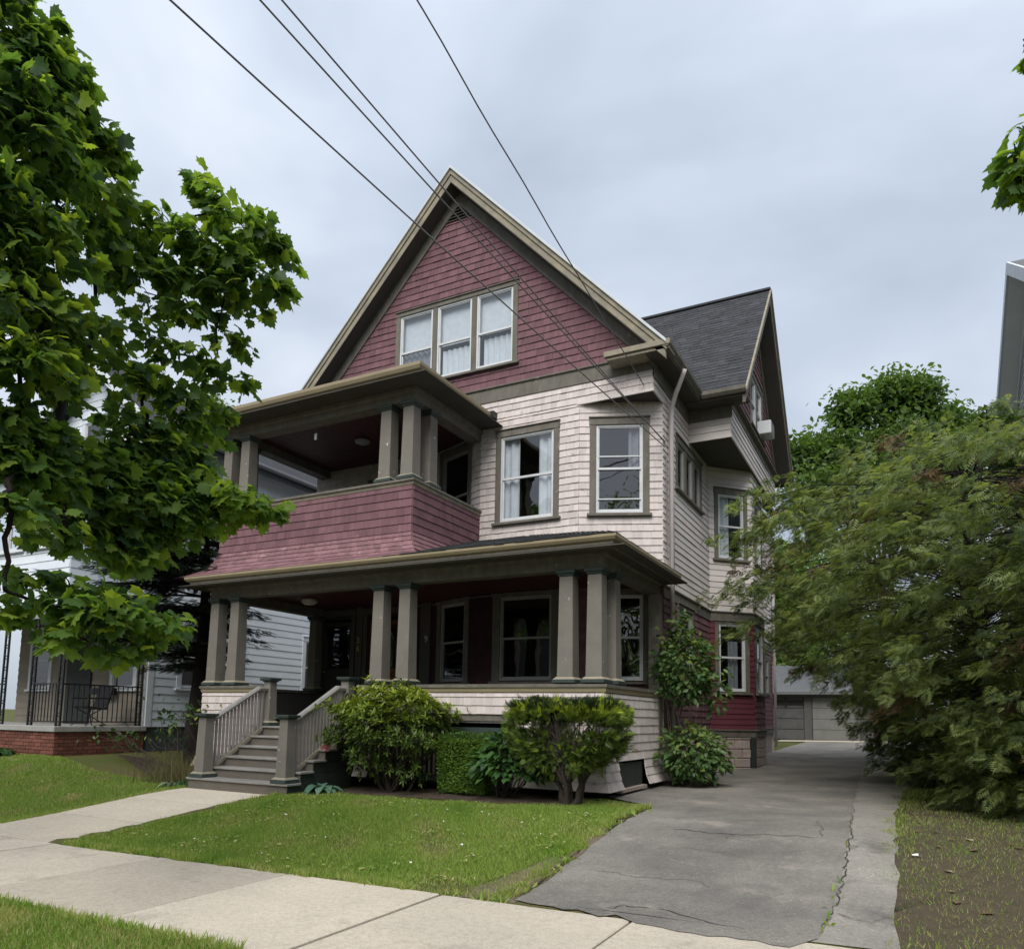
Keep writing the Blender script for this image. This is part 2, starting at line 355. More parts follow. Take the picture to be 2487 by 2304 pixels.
paving_material('road_asphalt', (0.06, 0.06, 0.06), (0.045, 0.045, 0.046), 110, (0.08, 0.078, 0.075), 0.6, 0.5)

# ------------------------------------------------------------------ helpers: objects
def link(o, parent=None):
    COL.objects.link(o)
    if parent is not None:
        o.parent = parent
        o.matrix_parent_inverse = Matrix.Identity(4)
        if parent.type == 'EMPTY' or parent.location.length > 0:
            o.matrix_parent_inverse = PINV[parent.name]
    return o
PINV = {}
def thing(name, label, cat, loc=(0, 0, 0), group=None):
    o = bpy.data.objects.new(name, None)
    o.empty_display_size = 0.2
    o.location = loc
    COL.objects.link(o)
    PINV[o.name] = Matrix.Translation(Vector(loc)).inverted()
    o['label'] = label; o['category'] = cat
    if group: o['group'] = group
    return o
def tag(o, label, cat, group=None):
    o['label'] = label; o['category'] = cat
    if group: o['group'] = group
    return o
class MB:
    def __init__(s):
        s.v = []; s.f = []; s.a = []
    def add(s, pts, faces, var=0.0):
        b = len(s.v)
        s.v.extend([tuple(map(float, p)) for p in pts]); s.a.extend([var] * len(pts))
        s.f.extend([tuple(b + i for i in f) for f in faces])
        return s
    def hexa(s, p, var=0.0):
        return s.add(p, [(3, 2, 1, 0), (4, 5, 6, 7), (0, 1, 5, 4), (1, 2, 6, 5), (2, 3, 7, 6), (3, 0, 4, 7)], var)
    def box(s, x0, x1, y0, y1, z0, z1, var=0.0):
        return s.hexa([(x0, y0, z0), (x1, y0, z0), (x1, y1, z0), (x0, y1, z0), (x0, y0, z1), (x1, y0, z1), (x1, y1, z1), (x0, y1, z1)], var)
    def frustum(s, x, y, z0, z1, w0, w1, var=0.0):
        a, b = w0 / 2, w1 / 2
        return s.hexa([(x - a, y - a, z0), (x + a, y - a, z0), (x + a, y + a, z0), (x - a, y + a, z0),
                       (x - b, y - b, z1), (x + b, y - b, z1), (x + b, y + b, z1), (x - b, y + b, z1)], var)
    def poly(s, pts, var=0.0):
        return s.add(pts, [tuple(range(len(pts)))], var)
    def prism(s, pts, off, var=0.0):
        """closed extrusion of a planar outline by a vector"""
        n = len(pts); q = [tuple(np.add(p, off)) for p in pts]
        fs = [tuple(range(n))[::-1], tuple(range(n, 2 * n))]
        fs += [(i, (i + 1) % n, n + (i + 1) % n, n + i) for i in range(n)]
        return s.add(list(pts) + q, fs, var)
    def tube(s, pts, radii, n=7, var=0.0, cap=True):
        pts = np.asarray(pts, float)
        if np.isscalar(radii): radii = [radii] * len(pts)
        t = np.gradient(pts, axis=0); t /= np.linalg.norm(t, axis=1)[:, None] + 1e-9
        up = np.array([0, 0, 1.0]) if abs(t[0][2]) < 0.9 else np.array([1.0, 0, 0])
        ring = []; prev = None
        for i in range(len(pts)):
            a = np.cross(t[i], up if prev is None else prev); a /= np.linalg.norm(a) + 1e-9
            b = np.cross(a, t[i]); prev = b
            for k in range(n):
                an = 2 * PI * k / n
                ring.append(pts[i] + radii[i] * (math.cos(an) * a + math.sin(an) * b))
        fs = []
        for i in range(len(pts) - 1):
            for k in range(n):
                fs.append((i * n + k, i * n + (k + 1) % n, (i + 1) * n + (k + 1) % n, (i + 1) * n + k))
        if cap:
            fs.append(tuple(range(n))[::-1]); fs.append(tuple((len(pts) - 1) * n + k for k in range(n)))
        return s.add(ring, fs, var)
    def sweep(s, path, prof, z=0.0, var=0.0):
        """profile [(outward, up)] along a level path of (x, y); outward is to the right of travel"""
        path = [np.array(p, float) for p in path]; n = len(path); m = len(prof)
        V = []
        for i in range(n):
            ds = []
            if i > 0: ds.append((path[i] - path[i - 1]) / np.linalg.norm(path[i] - path[i - 1]))
            if i < n - 1: ds.append((path[i + 1] - path[i]) / np.linalg.norm(path[i + 1] - path[i]))
            ns = [np.array([d[1], -d[0]]) for d in ds]
            if len(ns) == 2:
                b = ns[0] + ns[1]; b /= np.linalg.norm(b); nn = b / max(0.3, b @ ns[0])
            else: nn = ns[0]
            for o, h in prof:
                p = path[i] + nn * o
                V.append((p[0], p[1], z + h))
        fs = []
        for i in range(n - 1):
            for k in range(m):
                k2 = (k + 1) % m
                fs.append((i * m + k, (i + 1) * m + k, (i + 1) * m + k2, i * m + k2))
        fs.append(tuple(range(m))); fs.append(tuple((n - 1) * m + k for k in range(m))[::-1])
        return s.add(V, fs, var)
    def lathe(s, prof, c, n=12, var=0.0):
        V = []; fs = []
        for r, z in prof:
            for k in range(n):
                an = 2 * PI * k / n
                V.append((c[0] + r * math.cos(an), c[1] + r * math.sin(an), c[2] + z))
        for i in range(len(prof) - 1):
            for k in range(n):
                fs.append((i * n + k, i * n + (k + 1) % n, (i + 1) * n + (k + 1) % n, (i + 1) * n + k))
        fs.append(tuple(range(n))[::-1]); fs.append(tuple((len(prof) - 1) * n + k for k in range(n)))
        return s.add(V, fs, var)
    def mesh(s, name, mat, smooth=False):
        me = bpy.data.meshes.new(name)
        me.from_pydata(s.v, [], s.f)
        me.materials.append(MATS[mat])
        if any(s.a):
            me.attributes.new('var', 'FLOAT', 'POINT').data.foreach_set('value', np.array(s.a, np.float32))
        if smooth:
            me.polygons.foreach_set('use_smooth', [True] * len(me.polygons))
        me.update()
        return me
    def build(s, name, mat, parent=None, smooth=False, bevel=0.0, kind=None, label=None):
        o = bpy.data.objects.new(name, s.mesh(name, mat, smooth))
        link(o, parent)
        if bevel:
            b = o.modifiers.new('bevel', 'BEVEL'); b.width = bevel; b.segments = 1; b.limit_method = 'ANGLE'
        if kind: o['kind'] = kind
        if label: o['label'] = label
        return o
def child(mesh, name, parent, mw=None):
    o = bpy.data.objects.new(name, mesh)
    link(o, parent)
    if mw is not None:
        o.matrix_basis = mw
    return o
class Fr:
    """a vertical wall plane: u to the viewer's right, z up, o outward"""
    def __init__(s, p0, p1):
        s.p = np.array(p0, float); d = np.array(p1, float) - s.p; s.L = float(np.linalg.norm(d)); s.d = d / s.L
        s.n = np.array([s.d[1], -s.d[0]])
    def pt(s, u, z, o=0.0):
        q = s.p + s.d * u + s.n * o
        return (q[0], q[1], z)
def fbox(mb, fr, u0, u1, z0, z1, o0, o1, var=0.0):
    return mb.hexa([fr.pt(u0, z0, o1), fr.pt(u1, z0, o1), fr.pt(u1, z0, o0), fr.pt(u0, z0, o0),
                    fr.pt(u0, z1, o1), fr.pt(u1, z1, o1), fr.pt(u1, z1, o0), fr.pt(u0, z1, o0)], var)
def interval(poly, z):
    xs = []
    n = len(poly)
    for i in range(n):
        (x0, z0), (x1, z1) = poly[i], poly[(i + 1) % n]
        if abs(z1 - z0) < 1e-9:
            if abs(z - z0) < 1e-6: xs += [x0, x1]
        elif min(z0, z1) - 1e-9 <= z <= max(z0, z1) + 1e-9:
            xs.append(x0 + (x1 - x0) * (z - z0) / (z1 - z0))
    return (min(xs), max(xs)) if xs else None
def wall_sheet(fr, poly, holes, o=0.0):
    """flat sheathing with rectangular openings"""
    mb = MB()
    zs = sorted(set([round(p[1], 4) for p in poly] + [round(z, 4) for h in holes for z in h[2:]]))
    for z0, z1 in zip(zs, zs[1:]):
        if z1 - z0 < 1e-4: continue
        a = interval(poly, z0 + 1e-5); b = interval(poly, z1 - 1e-5)
        if not a or not b: continue
        cuts = sorted([h for h in holes if h[2] < z1 - 1e-5 and h[3] > z0 + 1e-5])
        la, lb = a[0], b[0]
        for h in cuts:
            mb.poly([fr.pt(la, z0, o), fr.pt(h[0], z0, o), fr.pt(h[0], z1, o), fr.pt(lb, z1, o)])
            la = lb = h[1]
        mb.poly([fr.pt(la, z0, o), fr.pt(a[1], z0, o), fr.pt(b[1], z1, o), fr.pt(lb, z1, o)])
    return mb

# pieces (shingles, clapboards): the largest in view become objects, the rest are joined
PIECES = {}
def unit_wedge(name, mat):
    return MB().hexa([(0, 1, 0), (1, 1, 0), (1, 0, 0), (0, 0, 0), (0, .3, 1), (1, .3, 1), (1, 0, 1), (0, 0, 1)]).mesh(name, mat)
def piece(thing_, part, name, mat, fr, ub0, ub1, ut0, ut1, zb, zt, ob=0.0, ot=0.0, th=0.016, free=True):
    PIECES.setdefault((thing_.name, name), []).append((thing_, part, mat, fr, ub0, ub1, ut0, ut1, zb, zt, ob, ot, th, free))
def flush_pieces(key, limit=300):
    items = PIECES.pop(key)
    cand = []
    for i, (T, part, mat, fr, ub0, ub1, ut0, ut1, zb, zt, ob, ot, th, free) in enumerate(items):
        if not free or abs(ub0 - ut0) > 1e-3 or abs(ub1 - ut1) > 1e-3 or abs(ob - ot) > 1e-3: continue
        c = np.array(fr.pt((ub0 + ub1) / 2, (zb + zt) / 2, ob))
        x, y, d = proj(c)
        if not (0 < x[0] < 2487 and 0 < y[0] < 2304): continue
        nrm = np.array([fr.n[0], fr.n[1], 0]); v = -c / np.linalg.norm(c)
        area = (ub1 - ub0) * (zt - zb) * max(0, nrm @ v) / (c @ c)
        if area > 0: cand.append((area, i))
    cand.sort(reverse=True)
    pick = set(i for _, i in cand[:limit])
    stuff = {}; units = {}
    for i, (T, part, mat, fr, ub0, ub1, ut0, ut1, zb, zt, ob, ot, th, free) in enumerate(items):
        if i in pick:
            if mat not in units: units[mat] = unit_wedge(key[1], mat)
            p = fr.pt(ub0, zb, ob)
            w = ub1 - ub0; h = zt - zb
            M = Matrix(((fr.d[0] * w, fr.n[0] * th, 0, p[0]), (fr.d[1] * w, fr.n[1] * th, 0, p[1]), (0, 0, h, p[2]), (0, 0, 0, 1)))
            child(units[mat], key[1], part, M)
        else:
            mb = stuff.setdefault(mat, MB())
            t2 = th * 0.3
            mb.hexa([fr.pt(ub0, zb, ob + th), fr.pt(ub1, zb, ob + th), fr.pt(ub1, zb, ob), fr.pt(ub0, zb, ob),
                     fr.pt(ut0, zt, ot + t2), fr.pt(ut1, zt, ot + t2), fr.pt(ut1, zt, ot), fr.pt(ut0, zt, ot)], random.random() + 1e-4)
    for mat, mb in stuff.items():
        mb.build(key[1] + 's_further', mat, items[0][0], kind='stuff')
def courses(T, part, name, mat, fr, poly, holes, e, wr=(0.09, 0.23), th=0.021, z0=None, zjit=0.0018, gap=0.0025):
    zmin = min(p[1] for p in poly); zmax = max(p[1] for p in poly)
    z = zmin if z0 is None else z0
    while z < zmax - 0.01:
        zb, zt = max(z, zmin), min(z + e, zmax)
        z += e
        if zt - zb < 0.012: continue
        a = interval(poly, zb + 1e-5); b = interval(poly, zt - 1e-5)
        if not a or not b: continue
        L_, R_ = max(a[0], b[0]), min(a[1], b[1])
        if R_ <= L_:
            continue
        if abs(a[0] - b[0]) > 0.003:
            piece(T, part, name, mat, fr, a[0], L_, b[0], L_, zb, zt, th=th)
        if abs(a[1] - b[1]) > 0.003:
            piece(T, part, name, mat, fr, R_, a[1], R_, b[1], zb, zt, th=th)
        segs = [(L_, R_, zb, zt)]
        for h in holes:
            if h[2] >= zt - 0.004 or h[3] <= zb + 0.004: continue
            ns = []
            for s0, s1, q0, q1 in segs:
                if h[1] <= s0 or h[0] >= s1: ns.append((s0, s1, q0, q1)); continue
                if h[0] > s0: ns.append((s0, h[0], q0, q1))
                if h[1] < s1: ns.append((h[1], s1, q0, q1))
                i0, i1 = max(s0, h[0]), min(s1, h[1])
                if h[2] > q0 + 0.01: ns.append((i0, i1, q0, h[2]))
                if h[3] < q1 - 0.01: ns.append((i0, i1, h[3], q1))
            segs = ns
        for s0, s1, q0, q1 in segs:
            u = s0
            while u < s1 - 1e-4:
                w = random.uniform(*wr)
                u2 = min(u + w, s1)
                if s1 - u2 < wr[0] * 0.5: u2 = s1
                j = random.uniform(-zjit, zjit) if q0 == zb else 0
                g = gap if u2 < s1 else 0
                piece(T, part, name, mat, fr, u, u2 - g, u, u2 - g, q0 + j, q1, th=th * random.uniform(0.85, 1.2))
                u = u2
def window(parent, fr, u0, u1, z0, z1, cas=0.11, head=0.13, n=1, casmat='taupe_trim', sashmat='white_frame', split=0.5,
           curtain=None, sill=True, mull=0.11, bars=None, glass='glass', o0=0.0, sw=0.035, label=None, openbot=0.0):
    """outer casing rectangle; returns the hole for shingles and the hole for sheathing"""
    mb = MB()
    zi = z0 + 0.02
    fbox(mb, fr, u0, u0 + cas, z0, z1 - head, o0 - .06, o0 + .034)
    fbox(mb, fr, u1 - cas, u1, z0, z1 - head, o0 - .06, o0 + .034)
    fbox(mb, fr, u0 - .01, u1 + .01, z1 - head, z1, o0 - .06, o0 + .040)
    fbox(mb, fr, u0 - .02, u1 + .02, z1, z1 + .025, o0 - .02, o0 + .065)
    iw = (u1 - u0 - 2 * cas - (n - 1) * mull) / n
    for k in range(n - 1):
        a = u0 + cas + (k + 1) * iw + k * mull
        fbox(mb, fr, a, a + mull, z0, z1 - head, o0 - .058, o0 + .030)
    win = mb.build('window', casmat, parent, bevel=0.004, label=label)
    if sill:
        m2 = MB(); fbox(m2, fr, u0 - .045, u1 + .045, z0 - .05, z0 - .001, o0 - .03, o0 + .085)
        m2.build('sill', casmat, win, bevel=0.004)
    for k in range(n):
        a = u0 + cas + k * (iw + mull); b = a + iw
        zt = z1 - head; zm = zi + (zt - zi) * split
        s = MB()
        for (x0, x1, y0, y1) in ((a, a + sw, zi, zt), (b - sw, b, zi, zt), (a + sw, b - sw, zt - sw, zt), (a + sw, b - sw, zi, zi + sw)):
            fbox(s, fr, x0, x1, y0, y1, o0 - .055, o0 + .014)
        fbox(s, fr, a + sw, b - sw, zm - .018, zm + .022, o0 - .045, o0 + .004)
        q = sw + .022
        for (x0, x1, y0, y1) in ((a + sw, a + q, zm + .022, zt - sw), (b - q, b - sw, zm + .022, zt - sw), (a + q, b - q, zt - q, zt - sw)):
            fbox(s, fr, x0, x1, y0, y1, o0 - .04, o0 - .002)
        for (x0, x1, y0, y1) in ((a + sw, a + q, zi + sw, zm - .018), (b - q, b - sw, zi + sw, zm - .018), (a + q, b - q, zi + sw, zi + sw + .035)):
            fbox(s, fr, x0, x1, y0, y1, o0 - .05, o0 - .018)
        for zb in (bars or []):
            fbox(s, fr, a + sw, b - sw, zi + (zt - zi) * zb - .011, zi + (zt - zi) * zb + .011, o0 - .03, o0 + .006)
        s.build('sash', sashmat, win)
        p = MB(); p.poly([fr.pt(a + sw, zm, o0 - .02), fr.pt(b - sw, zm, o0 - .02), fr.pt(b - sw, zt - sw, o0 - .02), fr.pt(a + sw, zt - sw, o0 - .02)])
        p.build('pane', glass, win)
        p = MB(); p.poly([fr.pt(a + sw, zi + sw, o0 - .036), fr.pt(b - sw, zi + sw, o0 - .036), fr.pt(b - sw, zm, o0 - .036), fr.pt(a + sw, zm, o0 - .036)])
        p.build('pane', glass, win)
        cs = curtain[k] if isinstance(curtain, list) else curtain
        for c in ([] if not cs else (cs if isinstance(cs, tuple) and isinstance(cs[0], tuple) else (cs,))):
            kind, f0, f1, g0, g1, cm = c          # kind, u-range fraction, z-range fraction, material
            cu = MB(); nseg = 26; pts = []
            for i in range(nseg + 1):
                t = i / nseg
                u = a + iw * (f0 + (f1 - f0) * t)
                oo = o0 - .11 + (0.022 * math.sin(t * (f1 - f0) * 40 + k) if kind == 'drape' else 0.0)
                for zz in (zi + (zt - zi) * g0, zi + (zt - zi) * g1):
                    pts.append(fr.pt(u, zz, oo))
            cu.add(pts, [(2 * i, 2 * i + 2, 2 * i + 3, 2 * i + 1) for i in range(nseg)])
            cu.build('curtain' if kind == 'drape' else 'blind', cm, win, smooth=True)
    return (u0, u1, z0 - .05 if sill else z0, z1 + .025), (u0 + cas * .5, u1 - cas * .5, z0 + .004, z1 - head * .5)
# ================================================================== SETTING
def struct(o):
    o['kind'] = 'structure'
    return o
# ---- ground: one sheet to the horizon
gx = sorted(set([-700, -400, -220, -120, -80, -60, -45, -35] + list(np.arange(-30, 12.1, 0.6)) + [14, 18, 24, 32, 45, 70, 120, 220, 400, 700]))
gy = sorted(set([-700, -400, -220, -120, -70, -45, -30, -20, -14, -10, -7.6, -7.55, 1.55, 1.6, 2.2, 3.28, 3.32, 3.36, 5.16, 5.2, 5.24] +
                list(np.arange(5.6, 14.1, 0.4)) + list(np.arange(15, 46, 2.0)) + [50, 60, 80, 110, 160, 240, 400, 700]))
X, Y = np.meshgrid(gx, gy, indexing='ij')
Z = G(X, Y)
Z = np.where((Y > 3.3) & (Y < 5.22), swz(X) - 0.06, Z)
Z = np.where((Y > -7.58) & (Y < 1.58), swz(X) - 0.30, Z)
Z = Z + 0.6 * sstep((np.abs(X) - 70) / 300) * 0
nx, ny = X.shape
mb = MB()
mb.add(np.stack([X, Y, Z], -1).reshape(-1, 3), [(i * ny + j, (i + 1) * ny + j, (i + 1) * ny + j + 1, i * ny + j + 1) for i in range(nx - 1) for j in range(ny - 1)])
struct(mb.build('ground', 'lawn_soil', smooth=True))
# ---- road and kerb (behind the viewer's feet)
mb = MB()
for x0, x1 in zip([-120, -60, -20, 20, 60], [-60, -20, 20, 60, 120]):
    mb.poly([(x0, -7.5, swz(x0) - .14), (x1, -7.5, swz(x1) - .14), (x1, 1.5, swz(x1) - .14), (x0, 1.5, swz(x0) - .14)])
struct(mb.build('road', 'road_asphalt'))
mb = MB()
for yk in (1.5, -7.65):
    for x0, x1 in zip([-60, -20, 20], [-20, 20, 60]):
        mb.hexa([(x0, yk, swz(x0) - .3), (x1, yk, swz(x1) - .3), (x1, yk + .15, swz(x1) - .3), (x0, yk + .15, swz(x0) - .3),
                 (x0, yk, swz(x0) + .0), (x1, yk, swz(x1) + .0), (x1, yk + .15, swz(x1) + .0), (x0, yk + .15, swz(x0) + .0)])
struct(mb.build('kerb', 'cement'))
# ---- sidewalk: a bed with one slab per object
mb = MB()
for x0, x1 in zip([-40, -10], [-10, 25]):
    mb.poly([(x0, 3.34, swz(x0) - .03), (x1, 3.34, swz(x1) - .03), (x1, 5.22, swz(x1) - .03), (x0, 5.22, swz(x0) - .03)])
sidewalk = struct(mb.build('sidewalk', 'dark_foundation'))
edges = [-21.5, -19.8, -18.2, -16.6, -15.0, -13.4, -11.75, -10.1, -8.50, -6.73, -4.99, -3.36, -1.76, -0.1, 1.6, 3.3, 5.0, 6.7]
for a, b in zip(edges, edges[1:]):
    m2 = MB(); dz = random.uniform(-.006, .006); g = .012
    y0 = 3.34 + random.uniform(-.01, .01); y1 = 5.2 + random.uniform(-.006, .006)
    n = 12                                                    # worn, slightly wavy edge to the lawn
    top = []
    for i in range(n + 1):
        x = a + g + (b - a - 2 * g) * i / n
        top.append((x, y0 + .012 * math.sin(x * 9) + random.uniform(-.006, .006), swz(x) + .006 + dz))
    for i in range(n, -1, -1):
        x = a + g + (b - a - 2 * g) * i / n
        top.append((x, y1 + random.uniform(-.006, .006), swz(x) + .006 + dz))
    m2.prism([(p[0], p[1], p[2] - .08) for p in top], (0, 0, .08))
    m2.build('paving_slab', 'sidewalk_concrete', sidewalk, bevel=0.006)
# ---- front walk to the steps
mb = MB()
ys = [5.215, 6.45, 7.55, 8.52]
walk_bed = MB(); 
for y0, y1 in zip(np.linspace(5.2, 8.5, 7), np.linspace(5.2, 8.5, 7)[1:]):
    walk_bed.poly([(-10.5, y0, Gf(-9.5, y0) - .02), (-8.45, y0, Gf(-9.5, y0) - .02), (-8.45, y1, Gf(-9.5, y1) - .02), (-10.5, y1, Gf(-9.5, y1) - .02)])
walk = struct(walk_bed.build('front_walk', 'dark_foundation'))
for y0, y1 in zip(ys, ys[1:]):
    m2 = MB(); n = 6
    V = []
    for i in range(n + 1):
        y = y0 + .005 + (y1 - y0 - .01) * i / n
        zz = Gf(-9.5, y) + .012
        V += [(-10.5, y, zz - .08), (-8.45, y, zz - .08), (-8.45, y, zz), (-10.5, y, zz)]
    F_ = []
    for i in range(n):
        o_ = 4 * i
        F_ += [(o_ + 3, o_ + 2, o_ + 6, o_ + 7), (o_ + 1, o_ + 5, o_ + 6, o_ + 2), (o_, o_ + 3, o_ + 7, o_ + 4)]
    F_ += [(0, 1, 2, 3), (4 * n + 3, 4 * n + 2, 4 * n + 1, 4 * n)]
    m2.add(V, F_); m2.build('paving_slab', 'walk_concrete', walk)
# ---- driveway with broken right edge, concrete strip beside it
def ribbon(mb, left, right, ys, lift, wob=0.0, seed=0, nx_=8):
    r = random.Random(seed); V = []; n = len(ys)
    for y in ys:
        a, b = left(y) + r.uniform(-wob, wob), right(y) + r.uniform(-wob, wob)
        for i in range(nx_ + 1):
            x = a + (b - a) * i / nx_
            V.append((x, y, Gf(x, y) + lift + 0.006 * math.sin(3 * x + 1.3 * y)))
    fs = [(j * (nx_ + 1) + i, j * (nx_ + 1) + i + 1, (j + 1) * (nx_ + 1) + i + 1, (j + 1) * (nx_ + 1) + i) for j in range(n - 1) for i in range(nx_)]
    mb.add(V, fs)
def dl(y):    # left edge of the asphalt; swings to the house past the lawn's rounded corner
    if y < 9.5: return -2.74 - 0.05 * (y - 5.3)
    if y < 10.5: return -2.95 - 0.95 * float(sstep((y - 9.5) / 1.0))
    return -3.95
def dr(y):
    return float(np.interp(y, [5.2, 6.7, 9, 12, 20, 36, 42], [-0.55, -0.52, -0.6, -0.74, -0.98, -0.6, -0.4]))
dys = list(np.concatenate([np.arange(5.3, 14, 0.18), np.arange(14, 36.2, 0.6)]))
mb = MB(); ribbon(mb, dl, dr, dys, 0.016, wob=0.022, seed=4)
# tongue over the sidewalk joint
r_ = random.Random(9)
tong = [(-2.72, 5.30)] + [(-2.6 + 0.1 * i, 5.26 - 0.02 * i * r_.random() if i < 9 else 5.10 - 0.03 * (i - 9) * r_.random()) for i in range(20)] + [(-0.57, 5.30)]
for (xa, ya), (xb, yb) in zip(tong, tong[1:]):
    mb.poly([(xa, max(5.02, ya), swz(xa) + .012), (xb, max(5.02, yb), swz(xb) + .012), (xb, 5.31, Gf(xb, 5.31) + .017), (xa, 5.31, Gf(xa, 5.31) + .017)])
drive = struct(mb.build('driveway', 'asphalt', smooth=False))
mb = MB(); ribbon(mb, lambda y: dr(y) - .05, lambda y: float(np.interp(y, [5, 7, 9.8, 13, 17, 36], [-0.12, -0.13, -0.2, -.15, .2, 1.2])), list(np.arange(5.24, 36, 0.3)), 0.010, wob=0.03, seed=8, nx_=4)
strip = struct(mb.build('concrete_strip', 'strip_concrete'))
mb = MB()
for x0, x1, y0, y1 in ((-5.2, 0.6, 34.4, 36.0),):
    for xa in np.arange(x0, x1, .8):
        mb.poly([(xa, y0, Gf(xa, y0) + .03), (xa + .8, y0, Gf(xa + .8, y0) + .03), (xa + .8, y1, Gf(xa + .8, y1) + .03), (xa, y1, Gf(xa, y1) + .03)])
struct(mb.build('garage_apron', 'walk_concrete'))
def crack(pts, w, seed, lift=.0205, parent=None, mat='interior', jit=0.03):
    r = random.Random(seed); P = []
    for (xa, ya), (xb, yb) in zip(pts, pts[1:]):
        n = max(3, int(math.hypot(xb - xa, yb - ya) / .07))
        for i in range(n):
            t = i / n
            P.append((xa + (xb - xa) * t + r.uniform(-jit, jit), ya + (yb - ya) * t + r.uniform(-jit, jit)))
    P.append(pts[-1]); m2 = MB()
    V = []
    for i, (x, y) in enumerate(P):
        x2, y2 = P[min(i + 1, len(P) - 1)]; x1, y1 = P[max(i - 1, 0)]
        d = np.array([x2 - x1, y2 - y1]); d /= np.linalg.norm(d) + 1e-9
        ww = .65 * w * r.uniform(.25, 1.0) * (0.2 if i in (0, len(P) - 1) else 1)
        for s in (-1, 1):
            xx, yy = x - d[1] * ww * s, y + d[0] * ww * s
            V.append((xx, yy, Gf(xx, yy) + lift + 0.006 * math.sin(3 * xx + 1.3 * yy)))
    m2.add(V, [(2 * i, 2 * i + 1, 2 * i + 3, 2 * i + 2) for i in range(len(P) - 1)])
    m2.build('crack', mat, parent)
crack([(-2.0, 5.33), (-1.93, 5.47), (-1.72, 5.50), (-1.5, 5.44), (-1.25, 5.33), (-.98, 5.30), (-.75, 5.33)], .009, 1, parent=drive)
crack([(-2.3, 8.05), (-1.75, 7.95), (-1.2, 8.05), (-.85, 8.05)], .012, 2, parent=drive)
crack([(-1.95, 7.3), (-1.5, 7.25)], .006, 3, parent=drive)
crack([(-2.55, 6.35), (-2.0, 6.25), (-1.6, 6.35), (-1.45, 6.2)], .005, 4, parent=drive)
crack([(-1.6, 8.05), (-1.7, 7.6)], .007, 5, parent=drive)
crack([(-.56, 5.45), (-.52, 6.2), (-.52, 7.0), (-.55, 8.2), (-.62, 9.4), (-.66, 10.6)], .009, 6, parent=drive, jit=.02)
crack([(-.95, 9.3), (-.85, 8.5), (-.8, 8.1)], .006, 7, parent=drive)
crack([(-.5, 5.9), (-.3, 5.8), (-.15, 5.95)], .008, 8, parent=strip, lift=.02)
crack([(-.5, 6.7), (-.2, 6.75)], .006, 9, parent=strip, lift=.02)
crack([(-.58, 9.0), (-.3, 8.95)], .01, 10, parent=strip, lift=.02)
# ---- planting beds
def bed(name, outline, lift):
    m2 = MB(); c = np.mean(outline, axis=0); P = []
    for (xa, ya), (xb, yb) in zip(outline, outline[1:] + outline[:1]):
        for i in range(6):
            t = i / 6
            P.append((xa + (xb - xa) * t + random.uniform(-.04, .04), ya + (yb - ya) * t + random.uniform(-.04, .04)))
    V = []; rings = 5; n = len(P)
    for k in range(rings + 1):
        f = 1 - k / (rings + .5)
        for x, y in P:
            xx, yy = c[0] + (x - c[0]) * f, c[1] + (y - c[1]) * f
            V.append((xx, yy, Gf(xx, yy) + lift + (.0 if k == 0 else random.uniform(0, .035))))
    fs = [(k * n + i, k * n + (i + 1) % n, (k + 1) * n + (i + 1) % n, (k + 1) * n + i) for k in range(rings) for i in range(n)]
    fs.append(tuple(rings * n + i for i in range(n)))
    m2.add(V, fs)
    return struct(m2.build(name, 'mulch', smooth=True))
bed('planting_bed', [(-8.2, 9.05), (-7.0, 9.05), (-5.6, 9.15), (-4.5, 9.0), (-3.75, 9.25), (-3.55, 9.9), (-3.9, 10.35), (-5.5, 10.6), (-8.1, 10.6)], .008)
bed('planting_bed', [(-12.4, 9.6), (-11.2, 9.0), (-10.55, 8.8), (-10.6, 10.2), (-12.2, 10.9), (-14.5, 11.0), (-15.6, 10.8), (-14.4, 10.3)], .008)
bed('planting_bed', [(-3.9, 12.6), (-3.1, 12.3), (-2.85, 13.0), (-3.2, 13.8), (-3.85, 13.9)], .022)

def patch(name, outline, lift, mat):
    m2 = MB(); P = []
    for (xa, ya), (xb, yb) in zip(outline, outline[1:] + outline[:1]):
        n = max(3, int(math.hypot(xb - xa, yb - ya) / .12))
        for i in range(n):
            t = i / n; P.append((xa + (xb - xa) * t + random.uniform(-.05, .05), ya + (yb - ya) * t + random.uniform(-.05, .05)))
    c = np.mean(P, axis=0); n = len(P); V = []
    for f in (1, .85, .6, .3):
        for x, y in P:
            xx, yy = c[0] + (x - c[0]) * f, c[1] + (y - c[1]) * f; V.append((xx, yy, Gf(xx, yy) + (lift if f < 1 else lift * .2)))
    fs = [(k * n + i, k * n + (i + 1) % n, (k + 1) * n + (i + 1) % n, (k + 1) * n + i) for k in range(3) for i in range(n)] + [tuple(3 * n + i for i in range(n))]
    return struct(m2.add(V, fs).build(name, mat, smooth=True))
patch('bare_soil', [(-3.25, 5.24), (-2.72, 5.26), (-2.78, 6.2), (-2.84, 7.6), (-2.92, 9.3), (-3.02, 9.3), (-3.0, 7.4), (-3.02, 6.2), (-3.2, 5.6)], .012, 'dirt')
patch('bare_soil', [(-.18, 5.3), (3.5, 5.3), (4.5, 9.0), (4.0, 13), (.4, 13.5), (-.05, 11), (-.15, 8)], .010, 'dirt_dark')
